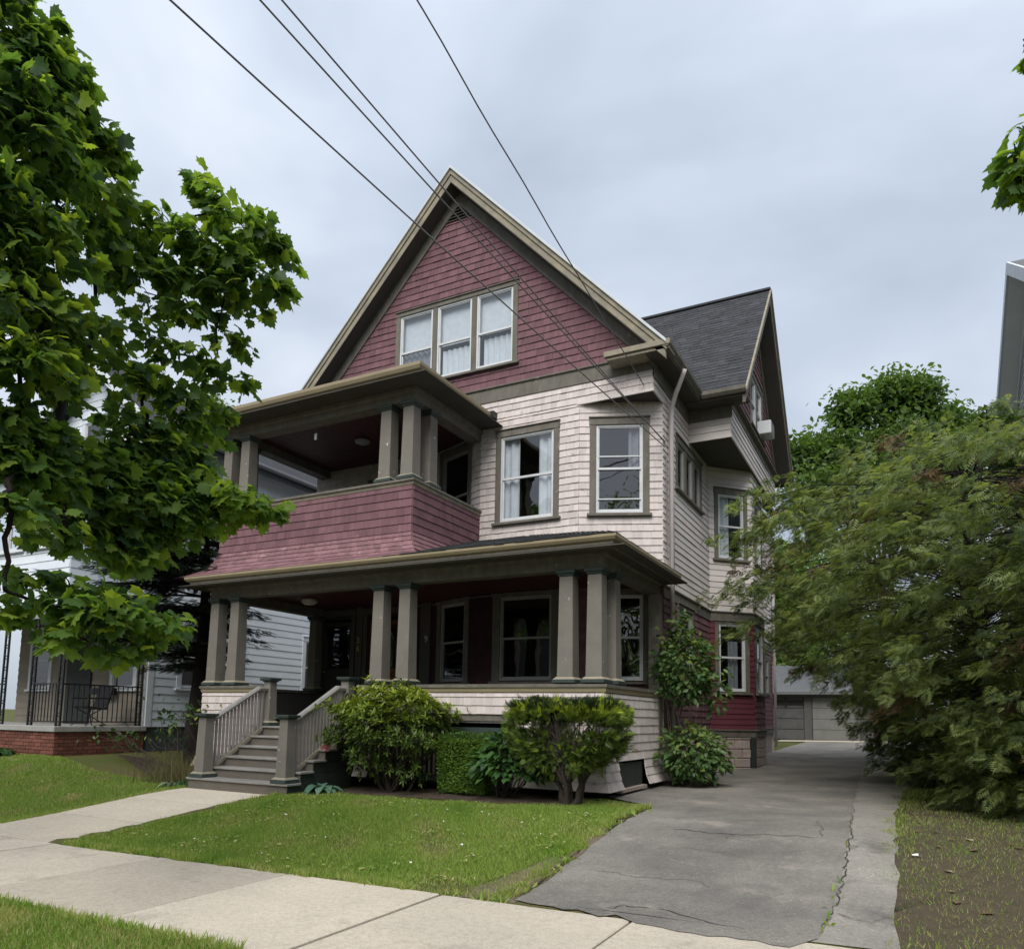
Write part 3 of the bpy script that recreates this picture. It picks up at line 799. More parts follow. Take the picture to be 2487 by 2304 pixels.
# ================================================================== THE HOUSE
house = thing('house', 'maroon and pale pink shingled three-storey house with front gable and stacked porches', 'house', (-8, 12.5, -1.2))
FA = Fr((-7.35, 12.45), (-5.25, 12.45)); FB = Fr((-5.25, 12.45), (-3.85, 13.02)); FC = Fr((-8.75, 13.02), (-7.35, 12.45))
FD = Fr((-12.15, 13.02), (-8.75, 13.02)); FE = Fr((-3.85, 13.02), (-3.85, 16.57)); FF = Fr((-3.85, 16.57), (-3.05, 17.37))
FG = Fr((-3.05, 17.37), (-3.05, 18.7)); FG2 = Fr((-3.05, 18.7), (-3.85, 19.5)); FH = Fr((-3.85, 19.5), (-3.85, 25.1))
FL = Fr((-12.15, 25.1), (-12.15, 13.02)); FR = Fr((-3.85, 25.1), (-12.15, 25.1))
E2 = 0.132
def rect(L, z0, z1): return [(0, z0), (L, z0), (L, z1), (0, z1)]
def wall(fr, poly, wins, mat, name, e, shingle, wr=(0.09, 0.23), z0=None, sheet='pale_board', th=.021):
    w = wall_sheet(fr, poly, [h[1] for h in wins]).build('wall', sheet, house)
    courses(house, w, name, mat, fr, poly, [h[0] for h in wins], e, wr=wr, z0=z0, th=th)
    return w
D_ = 'drape'; B_ = 'blind'
# -- second storey, front bay
w = window(house, FA, 0.34, 1.70, 3.72, 5.56, curtain=((D_, -.02, .32, 0, 1, 'curtain_white'), (D_, .68, 1.02, 0, 1, 'curtain_white')), cas=.115)
wall(FA, rect(FA.L, 3.0, 5.83), [w], 'pale_shingle', 'shingle', E2, True, z0=3.0)
w = window(house, FB, 0.19, 1.28, 3.72, 5.53, bars=[.155, .64], cas=.12, curtain=((D_, .7, 1.05, .5, 1, 'curtain_grey'),))
wall(FB, rect(FB.L, 2.472, 5.83), [w], 'pale_shingle', 'shingle', E2, True, z0=2.472)
w = window(house, FC, 0.10, 1.22, 3.55, 5.52, sashmat='grey_frame')
wall(FC, rect(FC.L, 3.0, 5.83), [w], 'pale_shingle', 'shingle', E2, True, z0=3.0)
w = window(house, FD, 1.55, 2.65, 2.80, 5.2, sashmat='grey_frame', sill=False)
wall(FD, rect(FD.L, 2.6, 5.83), [w], 'pale_shingle', 'shingle', E2, True, z0=3.0)
# -- overhang above the bay: front and corner
FAU = Fr((-12.15, 12.45), (-3.85, 12.45)); FEU = Fr((-3.85, 12.45), (-3.85, 14.9))
wall(FAU, rect(FAU.L, 5.83, 6.22), [], 'pale_shingle', 'shingle', E2, True)
wall(FEU, rect(FEU.L, 5.83, 6.32), [], 'pale_shingle', 'shingle', E2, True)
mb = MB(); mb.poly([(-5.3, 12.45, 5.832), (-3.85, 12.45, 5.832), (-3.85, 13.06, 5.832)])
mb.poly([(-12.15, 12.45, 5.832), (-7.3, 12.45, 5.832), (-8.75, 13.06, 5.832), (-12.15, 13.06, 5.832)])
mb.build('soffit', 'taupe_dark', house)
mb = MB(); mb.sweep([(-5.30, 12.45), (-3.85, 12.45), (-3.85, 13.05)], [(0, 0), (.03, 0), (.03, .045), (0, .05)], 5.80)
mb.build('drip_moulding', 'pale_board', house)
# -- side wall with triple window, clapboards
w = window(house, FE, 0.82, 2.86, 4.45, 5.50, n=3, cas=.14, mull=.17, sashmat='grey_frame', split=.02, glass='glass_dark')
wall(FE, rect(FE.L, 2.42, 5.83), [w], 'pale_board', 'clapboard', E2, False, wr=(1.6, 2.8), z0=2.42)
w = window(house, FF, .14, 1.0, 3.60, 5.22, cas=.10, curtain=((D_, -.02, .55, 0, 1, 'curtain_white'),))
wall(FF, rect(FF.L, 2.42, 5.70), [w], 'pale_board', 'clapboard', E2, False, wr=(1.6, 2.8), z0=2.42)
w = window(house, FG, .2, 1.15, 3.60, 5.22, cas=.10)
wall(FG, rect(FG.L, 2.42, 5.70), [w], 'pale_board', 'clapboard', E2, False, wr=(1.6, 2.8), z0=2.42)
wall(FG2, rect(FG2.L, 2.42, 5.70), [], 'pale_board', 'clapboard', E2, False, wr=(1.6, 2.8), z0=2.42)
wall(FH, rect(FH.L, 2.42, 6.3), [], 'pale_board', 'clapboard', E2, False, wr=(1.6, 2.8), z0=2.42)
# -- first storey
w = window(house, FA, 0.34, 1.74, .66, 2.32, cas=.16, head=.06, sashmat='grey_frame', sill=True)
wall(FA, rect(FA.L, -.07, 2.42), [w], 'maroon_shaded', 'shingle', E2, True, sheet='interior')
w = window(house, FB, 0.22, 1.30, .66, 2.30, cas=.14, head=.08)
wall(FB, rect(FB.L, -.2, 2.42), [w], 'maroon_shingle', 'shingle', E2, True, sheet='interior')
w = window(house, FC, 0.14, 1.24, .66, 2.32, cas=.14, head=.06, sashmat='grey_frame')
wall(FC, rect(FC.L, -.07, 2.42), [w], 'maroon_shaded', 'shingle', E2, True, sheet='interior')
d_holes = []
wdoor = ((1.55, 2.62, -.07, 2.16), (1.6, 2.57, -.07, 2.12)); wd2 = ((.25, 1.32, -.07, 2.16), (.3, 1.27, -.07, 2.12))
wall(FD, rect(FD.L, -.07, 2.42), [wdoor, wd2], 'maroon_shaded', 'shingle', E2, True, sheet='interior')
for (u0, u1, mt_) in ((1.55, 2.62, 'stained_door'), (.25, 1.32, 'green_door')):
    m2 = MB(); fbox(m2, FD, u0 + .11, u1 - .11, -.06, 2.05, -.10, -.05)
    dr_ = m2.build('door', mt_, house, bevel=.004)
    for (a, b, c, d) in ((u0 + .2, u1 - .2, 1.0, 1.95), (u0 + .2, (u0 + u1) / 2 - .05, .1, .85), ((u0 + u1) / 2 + .05, u1 - .2, .1, .85)):
        m2 = MB(); fbox(m2, FD, a, b, c, d, -.052, -.035)
        m2.build('panel', 'glass_dark' if c > .9 else mt_, dr_, bevel=.01)
    m2 = MB(); m2.lathe([(.0, 0), (.028, .01), (.03, .03), (.012, .045)], FD.pt(u0 + .17, .92, -.03)); m2.build('handle', 'gold', dr_)
    m2 = MB(); fbox(m2, FD, u0, u0 + .11, -.06, 2.18, -.06, .04); fbox(m2, FD, u1 - .11, u1, -.06, 2.18, -.06, .04); fbox(m2, FD, u0 - .03, u1 + .03, 2.18, 2.32, -.06, .05)
    m2.build('door_frame', 'taupe_dark', house, bevel=.004)
m2 = MB(); fbox(m2, FD, 3.08, 3.34, -.06, 2.36, 0, .05); m2.build('pilaster', 'taupe_dark', house, bevel=.004)
m2 = MB(); fbox(m2, FD, 1.36, 1.53, -.06, 2.36, 0, .045); m2.build('pilaster', 'taupe_dark', house, bevel=.004)
def digit(ch, fr, u, z, h, mat, parent):
    cu = bpy.data.curves.new('house_number', 'FONT'); cu.body = ch; cu.size = h / .70; cu.extrude = .006; cu.align_x = 'CENTER'
    ob = bpy.data.objects.new('tmp', cu); COL.objects.link(ob)
    dg = bpy.context.evaluated_depsgraph_get()
    me = bpy.data.meshes.new_from_object(ob.evaluated_get(dg))
    bpy.data.objects.remove(ob)
    me.materials.clear(); me.materials.append(MATS[mat])
    p = fr.pt(u, z, .062)
    M = Matrix(((fr.d[0], 0, fr.n[0], p[0]), (fr.d[1], 0, fr.n[1], p[1]), (0, 1, 0, p[2]), (0, 0, 0, 1)))
    child(me, 'house_number', parent, M)
digit('9', FD, 3.25, 1.53, .13, 'silver_digit', house)
digit('3', FD, 1.445, 1.56, .13, 'gold', house)
digit('6', FD, 1.445, 1.38, .13, 'gold', house)
w = window(house, FE, .92, 2.1, 1.0, 2.2, cas=.12, head=.08, sashmat='grey_frame', split=.02)
wall(FE, rect(FE.L, -.2, 2.2), [w], 'maroon_shingle', 'shingle', E2, True, sheet='maroon_board')
w = window(house, FF, .13, 1.0, .62, 2.19, cas=.10, head=.05, curtain=((D_, .45, .8, 0, .75, 'curtain_grey'),))
zs_ = [.57]
wall(FF, rect(FF.L, -.2, 2.2), [w], 'maroon_board', 'clapboard', .118, False, wr=(2, 3), sheet='maroon_board')
w = window(house, FG, .12, 1.2, .62, 2.17, cas=.12, head=.05)
wall(FG, rect(FG.L, -.2, 2.2), [w], 'maroon_shingle', 'shingle', E2, True, sheet='maroon_board')
wall(FG2, rect(FG2.L, -.2, 2.2), [], 'maroon_shingle', 'shingle', E2, True, sheet='maroon_board')
w = window(house, FH, 4.1 - 0.0, 4.9, .85, 2.05, cas=.1, sashmat='grey_frame')
wall(FH, rect(FH.L, -.2, 2.2), [w], 'maroon_board', 'clapboard', E2, False, wr=(2, 3), sheet='maroon_board')
wall_sheet(FL, rect(FL.L, -1.2, 6.3), []).build('wall', 'pale_board', house)
wall_sheet(FR, [(0, -1.2), (8.3, -1.2), (8.3, 6.5), (4.15, 10.9), (0, 6.5)], []).build('wall', 'pale_board', house)
# storey floors close off the rooms
mb = MB()
for zz in (-.16, 2.44, 5.95):
    mb.box(-12.1, -3.9, 13.1, 25.05, zz - .02, zz)
mb.box(-12.1, -3.9, 12.5, 25.05, 6.60, 6.62)
mb.build('storey_floor', 'interior', house)
for yy in (15.9, 20.2):
    mb = MB(); mb.box(-12.1, -3.9, yy, yy + .1, -.1, 6.5); mb.build('partition', 'room_wall', house)
mb = MB()
mb.box(-10.0, -6.0, 15.2, 15.3, 6.62, 8.6)
mb.build('partition', 'room_wall', house)
# -- belt boards
mb = MB(); mb.sweep([(-12.15, 12.45), (-3.85, 12.45)], [(0, 0), (.028, 0), (.028, .26), (.06, .28), (.06, .31), (0, .31)], 6.20)
mb.build('belt_board', 'taupe_trim', house, bevel=.004)
mb = MB(); mb.sweep([(-3.85, 13.02), (-3.85, 16.57), (-3.05, 17.37), (-3.05, 18.7), (-3.85, 19.5), (-3.85, 25.1)],
                    [(0, 0), (.026, 0), (.026, .19), (.055, .20), (.055, .225), (0, .235)], 2.19)
mb.build('belt_board', 'taupe_trim', house)
mb = MB(); mb.sweep([(-12.15, 13.02), (-8.75, 13.02), (-7.35, 12.45), (-5.25, 12.45), (-3.87, 13.01)], [(0, 0), (.03, 0), (.03, .02), (.0, .025)], 2.30)
mb.build('porch_moulding', 'taupe_trim', house)
mb = MB(); mb.sweep([(-3.85, 13.02), (-3.85, 16.57), (-3.05, 17.37), (-3.05, 18.7), (-3.85, 19.5), (-3.85, 25.1)],
                    [(0, 0), (.03, 0), (.03, .13), (.06, .14), (.06, .16), (0, .17)], -.36)
mb.build('water_table', 'taupe_trim', house)
# -- inner corner strip, downspouts
mb = MB(); mb.tube([(-3.42, 13.0, 6.36), (-3.45, 13.02, 6.28), (-3.62, 13.14, 6.0), (-3.72, 13.25, 5.83), (-3.75, 13.29, 5.68), (-3.75, 13.30, -0.9)],
                   .045, 8); mb.build('downspout', 'downspout', house, smooth=True)
mb = MB(); mb.tube([(-3.80, 25.2, 6.3), (-3.78, 25.2, -.8)], .045, 8); mb.build('downspout', 'downspout', house, smooth=True)
mb = MB(); mb.box(-3.845, -3.82, 13.36, 13.50, 2.42, 5.83); mb.build('corner_board', 'pale_board', house)
mb = MB(); mb.tube([(-3.85, 13.1, 4.85), (-3.80, 13.12, 4.80), (-3.79, 13.14, 3.0)], .014, 6); mb.build('service_cable', 'cable', house)
# -- foundation of blocks
fpath = [((-3.85, 13.02), (-3.85, 16.57)), ((-3.85, 16.57), (-3.05, 17.37)), ((-3.05, 17.37), (-3.05, 18.7)), ((-3.05, 18.7), (-3.85, 19.5)), ((-3.85, 19.5), (-3.85, 25.1))]
mb = MB()
for a, b in fpath:
    fr = Fr(a, b); mb.poly([fr.pt(0, -1.5, -.03), fr.pt(fr.L, -1.5, -.03), fr.pt(fr.L, -.34, -.03), fr.pt(0, -.34, -.03)])
fnd = mb.build('foundation', 'mortar', house)
for a, b in fpath[:4]:
    fr = Fr(a, b); z = -1.22; row = 0
    while z < -.37:
        u = -.2 if row % 2 else 0.0
        while u < fr.L - .02:
            u0, u1 = max(0, u), min(fr.L, u + .40)
            if u1 - u0 > .05:
                m2 = MB(); q = random.uniform(.0, .014)
                fbox(m2, fr, u0 + .006, u1 - .006, z + .006, min(z + .20, -.365) - .004, -.05, .012 + q)
                m2.build('block', 'block_paint', fnd, bevel=.014)
            u += .40
        z += .20; row += 1
m2 = MB(); fbox(m2, Fr(*fpath[1]), 1.0, 1.13, -1.1, -.36, .0, .05); m2.build('vent_post', 'green_door', house)
# -- main gable
GX, GZ, GS = -8.0, 11.27, 1.06
FGb = Fr((-12.15, 12.42), (-3.85, 12.42))
w = window(house, FGb, 2.63, 5.59, 6.92, 8.60, n=3, cas=.11, mull=.12, head=.09, split=.47,
           curtain=[((B_, 0, 1, .48, 1, 'curtain_white'), (D_, .0, .9, 0, .48, 'curtain_grey')), ((B_, 0, 1, .47, 1, 'curtain_white'), (D_, .1, 1, 0, .4, 'curtain_white')), ((B_, 0, 1, .48, 1, 'curtain_white'), (D_, .15, 1, 0, .42, 'curtain_white'))])
gp = [(0, 6.50), (8.3, 6.50), (8.3, 6.55), (4.15 + .42, 10.32), (4.15 - .42, 10.32), (0, 6.55)]
wall(FGb, gp, [w], 'maroon_shingle', 'shingle', .145, True, sheet='maroon_board')
# louvred vent at the peak
mb = MB(); mb.poly([FGb.pt(3.6, 10.31, -.06), FGb.pt(4.7, 10.31, -.06), FGb.pt(4.15, 10.95, -.06)])
vent = mb.build('gable_vent', 'interior', house)
for k in range(6):
    z = 10.33 + k * .068; hw = max(.03, (10.78 - z) / GS)
    m2 = MB(); m2.hexa([FGb.pt(4.15 - hw, z, .035), FGb.pt(4.15 + hw, z, .035), FGb.pt(4.15 + hw, z + .012, .035), FGb.pt(4.15 - hw, z + .012, .035),
                        FGb.pt(4.15 - hw, z + .055, -.03), FGb.pt(4.15 + hw, z + .055, -.03), FGb.pt(4.15 + hw, z + .066, -.03), FGb.pt(4.15 - hw, z + .066, -.03)])
    m2.build('louvre', 'taupe_trim', vent)
# rakes: (name, material, y0, y1, drop0, drop1)
def rake_main(mb, s, y0, y1, d0, d1, run=4.52, x0=0.0):
    x1 = run
    f = lambda x, d: (GX + s * x, GZ - GS * x - d)
    a, b, c, d = f(x0, d0), f(x1, d0), f(x1, d1), f(x0, d1)
    mb.prism([(a[0], y0, a[1]), (b[0], y0, b[1]), (c[0], y0, c[1]), (d[0], y0, d[1])], (0, y1 - y0, 0))
for nm, mt_, y0, y1, d0, d1, rn in (('drip_edge', 'drip_edge', 12.00, 12.05, -.012, .055, 4.52), ('rake_moulding', 'aged_fascia', 12.035, 12.10, .055, .17, 4.52),
                               ('rake_fascia', 'aged_fascia', 12.06, 12.12, .17, .33, 4.50), ('rake_soffit', 'taupe_dark', 12.06, 12.42, .33, .345, 4.3),
                               ('rake_board', 'taupe_trim', 12.375, 12.42, .345, .62, 4.18)):
    for s in (1, -1):
        mb = MB(); rake_main(mb, s, y0, y1, d0, d1, rn); mb.build(nm, mt_, house, bevel=.004 if nm != 'rake_soffit' else 0)
# roof deck
mb = MB()
for s in (1, -1):
    f = lambda x, d: (GX + s * x, GZ - GS * x - d)
    a, b, c, d = f(0, 0), f(4.5, 0), f(4.5, .10), f(0, .10)
    mb.prism([(a[0], 12.055, a[1]), (b[0], 12.055, b[1]), (c[0], 12.055, c[1]), (d[0], 12.055, d[1])], (0, 13.4, 0))
roof = mb.build('roof', 'roof_shingle', house)
# cross gable to the right
CY_, CZ, CS = 17.7, 10.2, 1.13
def valley_x(z): return GX + (GZ - z) / GS
mb = MB()
for s in (-1, 1):
    ze = CZ - CS * 3.32
    pts = [(valley_x(CZ) - .3, CY_, CZ), (-2.6, CY_, CZ), (-2.6, CY_ + s * 3.32, ze), (valley_x(ze) - .3, CY_ + s * 3.32, ze)]
    mb.prism(pts, (0, 0, -.10))
croof = mb.build('cross_gable_roof', 'roof_shingle', house)
def tabs(mb, org, du, dv, n_, vmax, ulim, e=.145, tw=(.16, .34), th=.009):
    """overlapping asphalt tabs up a slope; ulim(v) gives the u-range"""
    org, du, dv, n_ = map(np.array, (org, du, dv, n_))
    v = 0.0
    while v < vmax - .03:
        u0, u1 = ulim(v); u = u0 - random.uniform(0, .2)
        v2 = min(v + e, vmax)
        while u < u1:
            w_ = random.uniform(*tw); a, b = max(u, u0), min(u + w_ - .006, u1)
            u += w_
            if b - a < .03: continue
            t1 = th * random.uniform(.7, 1.5); j = random.uniform(-.008, .008)
            P = lambda uu, vv, oo: org + du * uu + dv * vv + n_ * oo
            mb.hexa([P(a, v + j, t1), P(b, v + j, t1), P(b, v + j, .001), P(a, v + j, .001), P(a, v2, .003), P(b, v2, .003), P(b, v2, .001), P(a, v2, .001)], random.random() + 1e-4)
        v = v2
sl = math.hypot(1, CS)
ze = CZ - CS * 3.32
mb = MB()
tabs(mb, (-2.6, CY_ - 3.32, ze), (-1, 0, 0), (0, 1 / sl, CS / sl), (0, -CS / sl, 1 / sl), 3.32 * sl, lambda v: (0.0, -2.6 - valley_x(ze + v * CS / sl) + .05))
slm = math.hypot(1, GS)
tabs(mb, (GX + 4.5, 12.055, GZ - GS * 4.5), (0, 1, 0), (-1 / slm, 0, GS / slm), (GS / slm, 0, 1 / slm), 4.5 * slm, lambda v: (0, max(.1, (CY_ - 3.32 + v * GS / slm / CS) - 12.055)), e=.145)
mb.build('roof_tabs', 'roof_shingle', house, kind='stuff')
mb = MB(); mb.box(-7.1, -2.58, CY_ - .09, CY_ + .09, CZ - .03, CZ + .02); mb.build('ridge_cap', 'roof_shingle', house)
# eave trim on the right: gutter, soffit, frieze, cornice return
ez = GZ - GS * 4.5
gprof = [(0, 0), (.07, 0), (.11, .05), (.115, .12), (.09, .12), (.085, .06), (0, .05)]
mb = MB(); mb.sweep([(-3.52, 12.03), (-3.52, 14.46)], gprof, ez - .13); mb.build('gutter', 'taupe_trim', house)
mb = MB(); mb.sweep([(-3.44, CY_ - 3.32), (-2.58, CY_ - 3.32)], gprof, ze - .13); mb.build('gutter', 'taupe_trim', house)
mb = MB(); mb.box(-3.87, -3.46, 12.08, 14.9, 6.33, 6.345); mb.box(-3.87, -2.62, 14.40, 14.9, 6.315, 6.33)
mb.build('soffit', 'taupe_dark', house)
mb = MB(); mb.box(-3.85, -3.815, 12.45, 14.88, 6.06, 6.33); mb.box(-3.81, -2.96, 14.865, 14.9, 6.08, 6.315); mb.box(-3.52, -3.46, 12.10, 14.42, 6.32, 6.44)
mb.box(-3.50, -2.60, 14.40, 14.45, 6.30, 6.42)
mb.build('frieze', 'taupe_trim', house)
mb = MB(); mb.box(-4.58, -3.44, 12.06, 12.42, 6.34, 6.40); mb.box(-4.62, -3.42, 12.02, 12.42, 6.40, 6.50)
mb.hexa([(-4.62, 12.02, 6.50), (-3.46, 12.02, 6.50), (-3.46, 12.42, 6.50), (-4.62, 12.42, 6.50), (-4.60, 12.36, 6.56), (-3.5, 12.36, 6.56), (-3.5, 12.42, 6.56), (-4.60, 12.42, 6.56)])
mb.build('cornice_return', 'aged_fascia', house, bevel=.006)
# cross gable box: small front face and the gabled side
FI = Fr((-3.85, 14.9), (-3.0, 14.9)); FS = Fr((-3.0, 14.9), (-3.0, 20.5))
wall(FI, rect(FI.L, 5.70, 6.32), [], 'pale_board', 'clapboard', E2, False, wr=(1.5, 2))
wall(FS, rect(FS.L, 5.70, 6.36), [], 'pale_board', 'clapboard', E2, False, wr=(1.6, 2.8))
w = window(house, FS, 2.1, 3.75, 6.75, 8.10, n=2, cas=.12, mull=.12, curtain=(B_, 0, 1, .5, 1, 'curtain_white'))
wall(FS, [(0, 6.36), (5.6, 6.36), (5.6, 6.62), (2.8, 9.82), (0, 6.62)], [w], 'maroon_shingle', 'shingle', .145, True, sheet='maroon_board')
mb = MB(); mb.poly([(-3.9, 14.9, 5.702), (-3.0, 14.9, 5.702), (-3.0, 20.5, 5.702), (-3.9, 20.5, 5.702)]); mb.build('soffit', 'taupe_dark', house)
mb = MB(); mb.sweep([(-3.85, 14.9), (-3.0, 14.9), (-3.0, 20.5)], [(0, 0), (.03, 0), (.03, .045), (0, .05)], 5.665); mb.build('drip_moulding', 'pale_board', house)
mb = MB(); mb.sweep([(-3.0, 14.86), (-3.0, 20.5)], [(0, 0), (.03, 0), (.03, .14), (.12, .17), (.12, .20), (0, .26)], 6.30); mb.build('belt_board', 'taupe_trim', house)
wall_sheet(Fr((-3.0, 20.5), (-3.85, 20.5)), rect(.85, 5.7, 6.6), []).build('wall', 'pale_board', house)
for nm, mt_, x0, x1, d0, d1, rn in (('drip_edge', 'aged_fascia', -2.60, -2.56, -.012, .055, 3.34), ('rake_fascia', 'taupe_trim', -2.66, -2.60, .055, .32, 3.32),
                               ('rake_soffit', 'taupe_dark', -3.0, -2.62, .32, .335, 3.1), ('rake_board', 'taupe_trim', -3.0, -2.955, .335, .58, 2.9)):
    for s in (1, -1):
        f = lambda y, d: (CY_ + s * y, CZ - CS * y - d)
        a, b, c, d = f(0, d0), f(rn, d0), f(rn, d1), f(0, d1)
        mb = MB(); mb.prism([(x0, a[0], a[1]), (x0, b[0], b[1]), (x0, c[0], c[1]), (x0, d[0], d[1])], (x1 - x0, 0, 0)); mb.build(nm, mt_, house)
# window air conditioner
ac = thing('air_conditioner', 'white window air conditioner sticking out of the side gable window', 'air conditioner', (-2.8, 18.35, 6.8))
mb = MB(); mb.box(-3.02, -2.68, 17.98, 18.48, 6.80, 7.12); mb.build('casing', 'ac_white', ac, bevel=.015)
for k in range(7):
    m2 = MB(); m2.box(-2.69, -2.672, 18.02, 18.44, 6.83 + k * .04, 6.85 + k * .04); m2.build('grille_slat', 'grey_frame', ac)

# ================================================================== PORCHES (parts of the house)
ZF, ZR = -.07, .44          # porch floor, rail
PXL, PXR, PY = -12.0, -3.8, 10.0
mb = MB()
bw = .12
for k in range(int(8.15 / bw)):
    x = PXL + .03 + k * bw
    m2 = MB(); m2.box(x, x + bw - .006, 10.02, 13.0, ZF - .03, ZF)
    m2.build('floor_board', 'floor_grey', house)
# skirt walls: shingles with a flare at the foot
def skirt(fr, runs, zt, prof, mat, e, part, mit0=0, mit1=0, holes=()):
    """prof: list of (z, o) from the top down"""
    zs = [p[0] for p in prof][::-1]; os_ = [p[1] for p in prof][::-1]
    oz = lambda z: float(np.interp(z, zs, os_))
    for u0, u1 in runs:
        z = zs[0]
        while z < zt - .02:
            zb, z2 = z, min(z + e, zt)
            if zt - z2 < .04: z2 = zt
            z = z2
            ob, ot = oz(zb), oz(z2)
            a_b, a_t = u0 - (ob if mit0 and u0 == runs[0][0] else 0), u0 - (ot if mit0 and u0 == runs[0][0] else 0)
            b_b, b_t = u1 + (ob if mit1 and u1 == runs[-1][1] else 0), u1 + (ot if mit1 and u1 == runs[-1][1] else 0)
            hs = [h for h in holes if h[2] < z2 - .02 and h[3] > zb + .02 and h[0] < u1 and h[1] > u0]
            n = max(1, int((u1 - u0) / random.uniform(.14, .17)))
            ts = [0] + sorted(np.clip((np.arange(1, n) + rng.uniform(-.33, .33, n - 1)) / n, 0, 1)) + [1]
            for t0, t1 in zip(ts, ts[1:]):
                g = .0025
                ub0, ub1 = a_b + (b_b - a_b) * t0, a_b + (b_b - a_b) * t1 - g
                ut0, ut1 = a_t + (b_t - a_t) * t0, a_t + (b_t - a_t) * t1 - g
                skip = False
                for h in hs:
                    if ub0 >= h[0] - .01 and ub1 <= h[1] + .01: skip = True
                    elif ub0 < h[0] < ub1: ub1 = ut1 = h[0]
                    elif ub0 < h[1] < ub1: ub0 = ut0 = h[1]
                if skip or ub1 - ub0 < .015: continue
                if ob == ot and 0.0 < t0 and t1 < 1.0: ut0, ut1 = ub0, ub1
                piece(house, part, 'shingle', mat, fr, ub0, ub1, ut0, ut1, zb + random.uniform(-.002, .002), z2, ob, ot, th=.020)
PF = Fr((PXL, PY), (PXR, PY)); PS = Fr((PXR, PY), (PXR, 12.85))
def uX(x): return x - PXL
lowprof = [(ZR - .08, 0), (-.55, 0), (-.75, .02), (-.9, .05), (-1.02, .10)]
mb = MB()
for a, b, zb in ((PXL, -10.5, -1.0), (-8.2, -7.9, -1.0), (-5.2, PXR, -1.0), (-7.9, -5.2, -.07)):
    mb.box(a, b, PY + .005, PY + .10, zb, ZR - .07)
mb.box(PXR - .10, PXR - .005, PY + .1, 12.9, -.55, ZR - .07)
mb.box(PXL, PXL + .10, PY + .1, 13.0, -1.0, ZR - .07)
skw = mb.build('porch_parapet', 'taupe_trim', house)
skirt(PF, [(0, uX(-10.5))], ZR - .08, lowprof, 'pale_shingle', E2, skw, mit0=1)
skirt(PF, [(uX(-8.2), uX(PXR))], ZR - .08, lowprof, 'pale_shingle', E2, skw, mit1=1, holes=[(uX(-7.9), uX(-5.2), -1.1, -.06)])
skirt(PS, [(0, 2.85)], ZR - .08, lowprof, 'pale_shingle', E2, skw, mit0=1, holes=[(.55, 1.75, -1.1, -.66)])
mb = MB(); mb.box(PXR - .06, PXR - .02, PY + .55, PY + 1.75, -1.05, -.66); mb.build('crawlspace_door', 'green_door', house)
mb = MB(); mb.box(PXR - .02, PXR + .06, PY + .55, PY + 1.75, -1.08, -1.03); mb.build('crawlspace_sill', 'block_paint', house)
mb = MB(); mb.box(-7.9, -5.2, PY + .02, PY + .06, -.27, -.17); mb.box(-7.9, -5.2, PY + .02, PY + .06, -1.02, -.92); mb.build('lattice_rail', 'green_cap', house)
for k in range(30):
    m2 = MB(); x = -7.86 + k * .09; m2.box(x, x + .03, PY + .03, PY + .055, -.92, -.27); m2.build('lattice_slat', 'baluster_paint', house)
mb = MB(); mb.box(-12, -3.9, PY + .35, PY + .38, -1.1, -.1); mb.build('crawlspace_wall', 'interior', house)
# rail cap with tan moulding
for nm, mt_, pr in (('rail_cap', 'taupe_trim', [(-.14, 0), (.05, 0), (.05, .045), (-.14, .06)]), ('rail_moulding', 'tan_gutter', [(-.002, -.07), (.022, -.07), (.034, 0), (-.002, 0)])):
    mb = MB(); mb.sweep([(PXL, 13.0), (PXL, PY), (-10.48, PY)], [(o, h) for o, h in pr], ZR); mb.build(nm, mt_, house)
    mb = MB(); mb.sweep([(-8.22, PY), (PXR, PY), (PXR, 12.9)], pr, ZR); mb.build(nm, mt_, house)
mb = MB(); mb.box(PXL + .1, PXL + .112, PY + .1, 13.0, ZF, ZR - .02); mb.build('parapet_panel', 'taupe_dark', house)
def column(x, y, z0, z1, w0, w1, mat='taupe_column'):
    m2 = MB(); m2.frustum(x, y, z0 + .09, z1 - .09, w0, w1); c = m2.build('column', mat, house, bevel=.006)
    m2 = MB(); m2.frustum(x, y, z0, z0 + .055, w0 + .11, w0 + .11); m2.build('base', 'green_cap', c, bevel=.006)
    m2 = MB(); m2.frustum(x, y, z0 + .055, z0 + .092, w0 + .09, w0 + .012); m2.build('base_moulding', 'aged_fascia', c)
    m2 = MB(); m2.frustum(x, y, z1 - .09, z1 - .055, w1 + .03, w1 + .05); m2.frustum(x, y, z1 - .055, z1, w1 + .08, w1 + .10); m2.build('capital', 'green_cap', c, bevel=.005)
ZB = 2.17
for x in (-11.82, -11.28, -7.87, -7.33, -4.42, -3.97):
    column(x, PY + .12, ZR + .06, ZB, .25, .215)
column(-3.93, PY + .60, ZR + .06, ZB, .25, .215)
column(-11.85, 12.86, ZR + .06, ZB, .22, .20)
mb = MB(); mb.box(PXR - .16, PXR + .03, 12.52, 12.72, -.5, ZB); mb.build('pilaster', 'taupe_trim', house, bevel=.006)
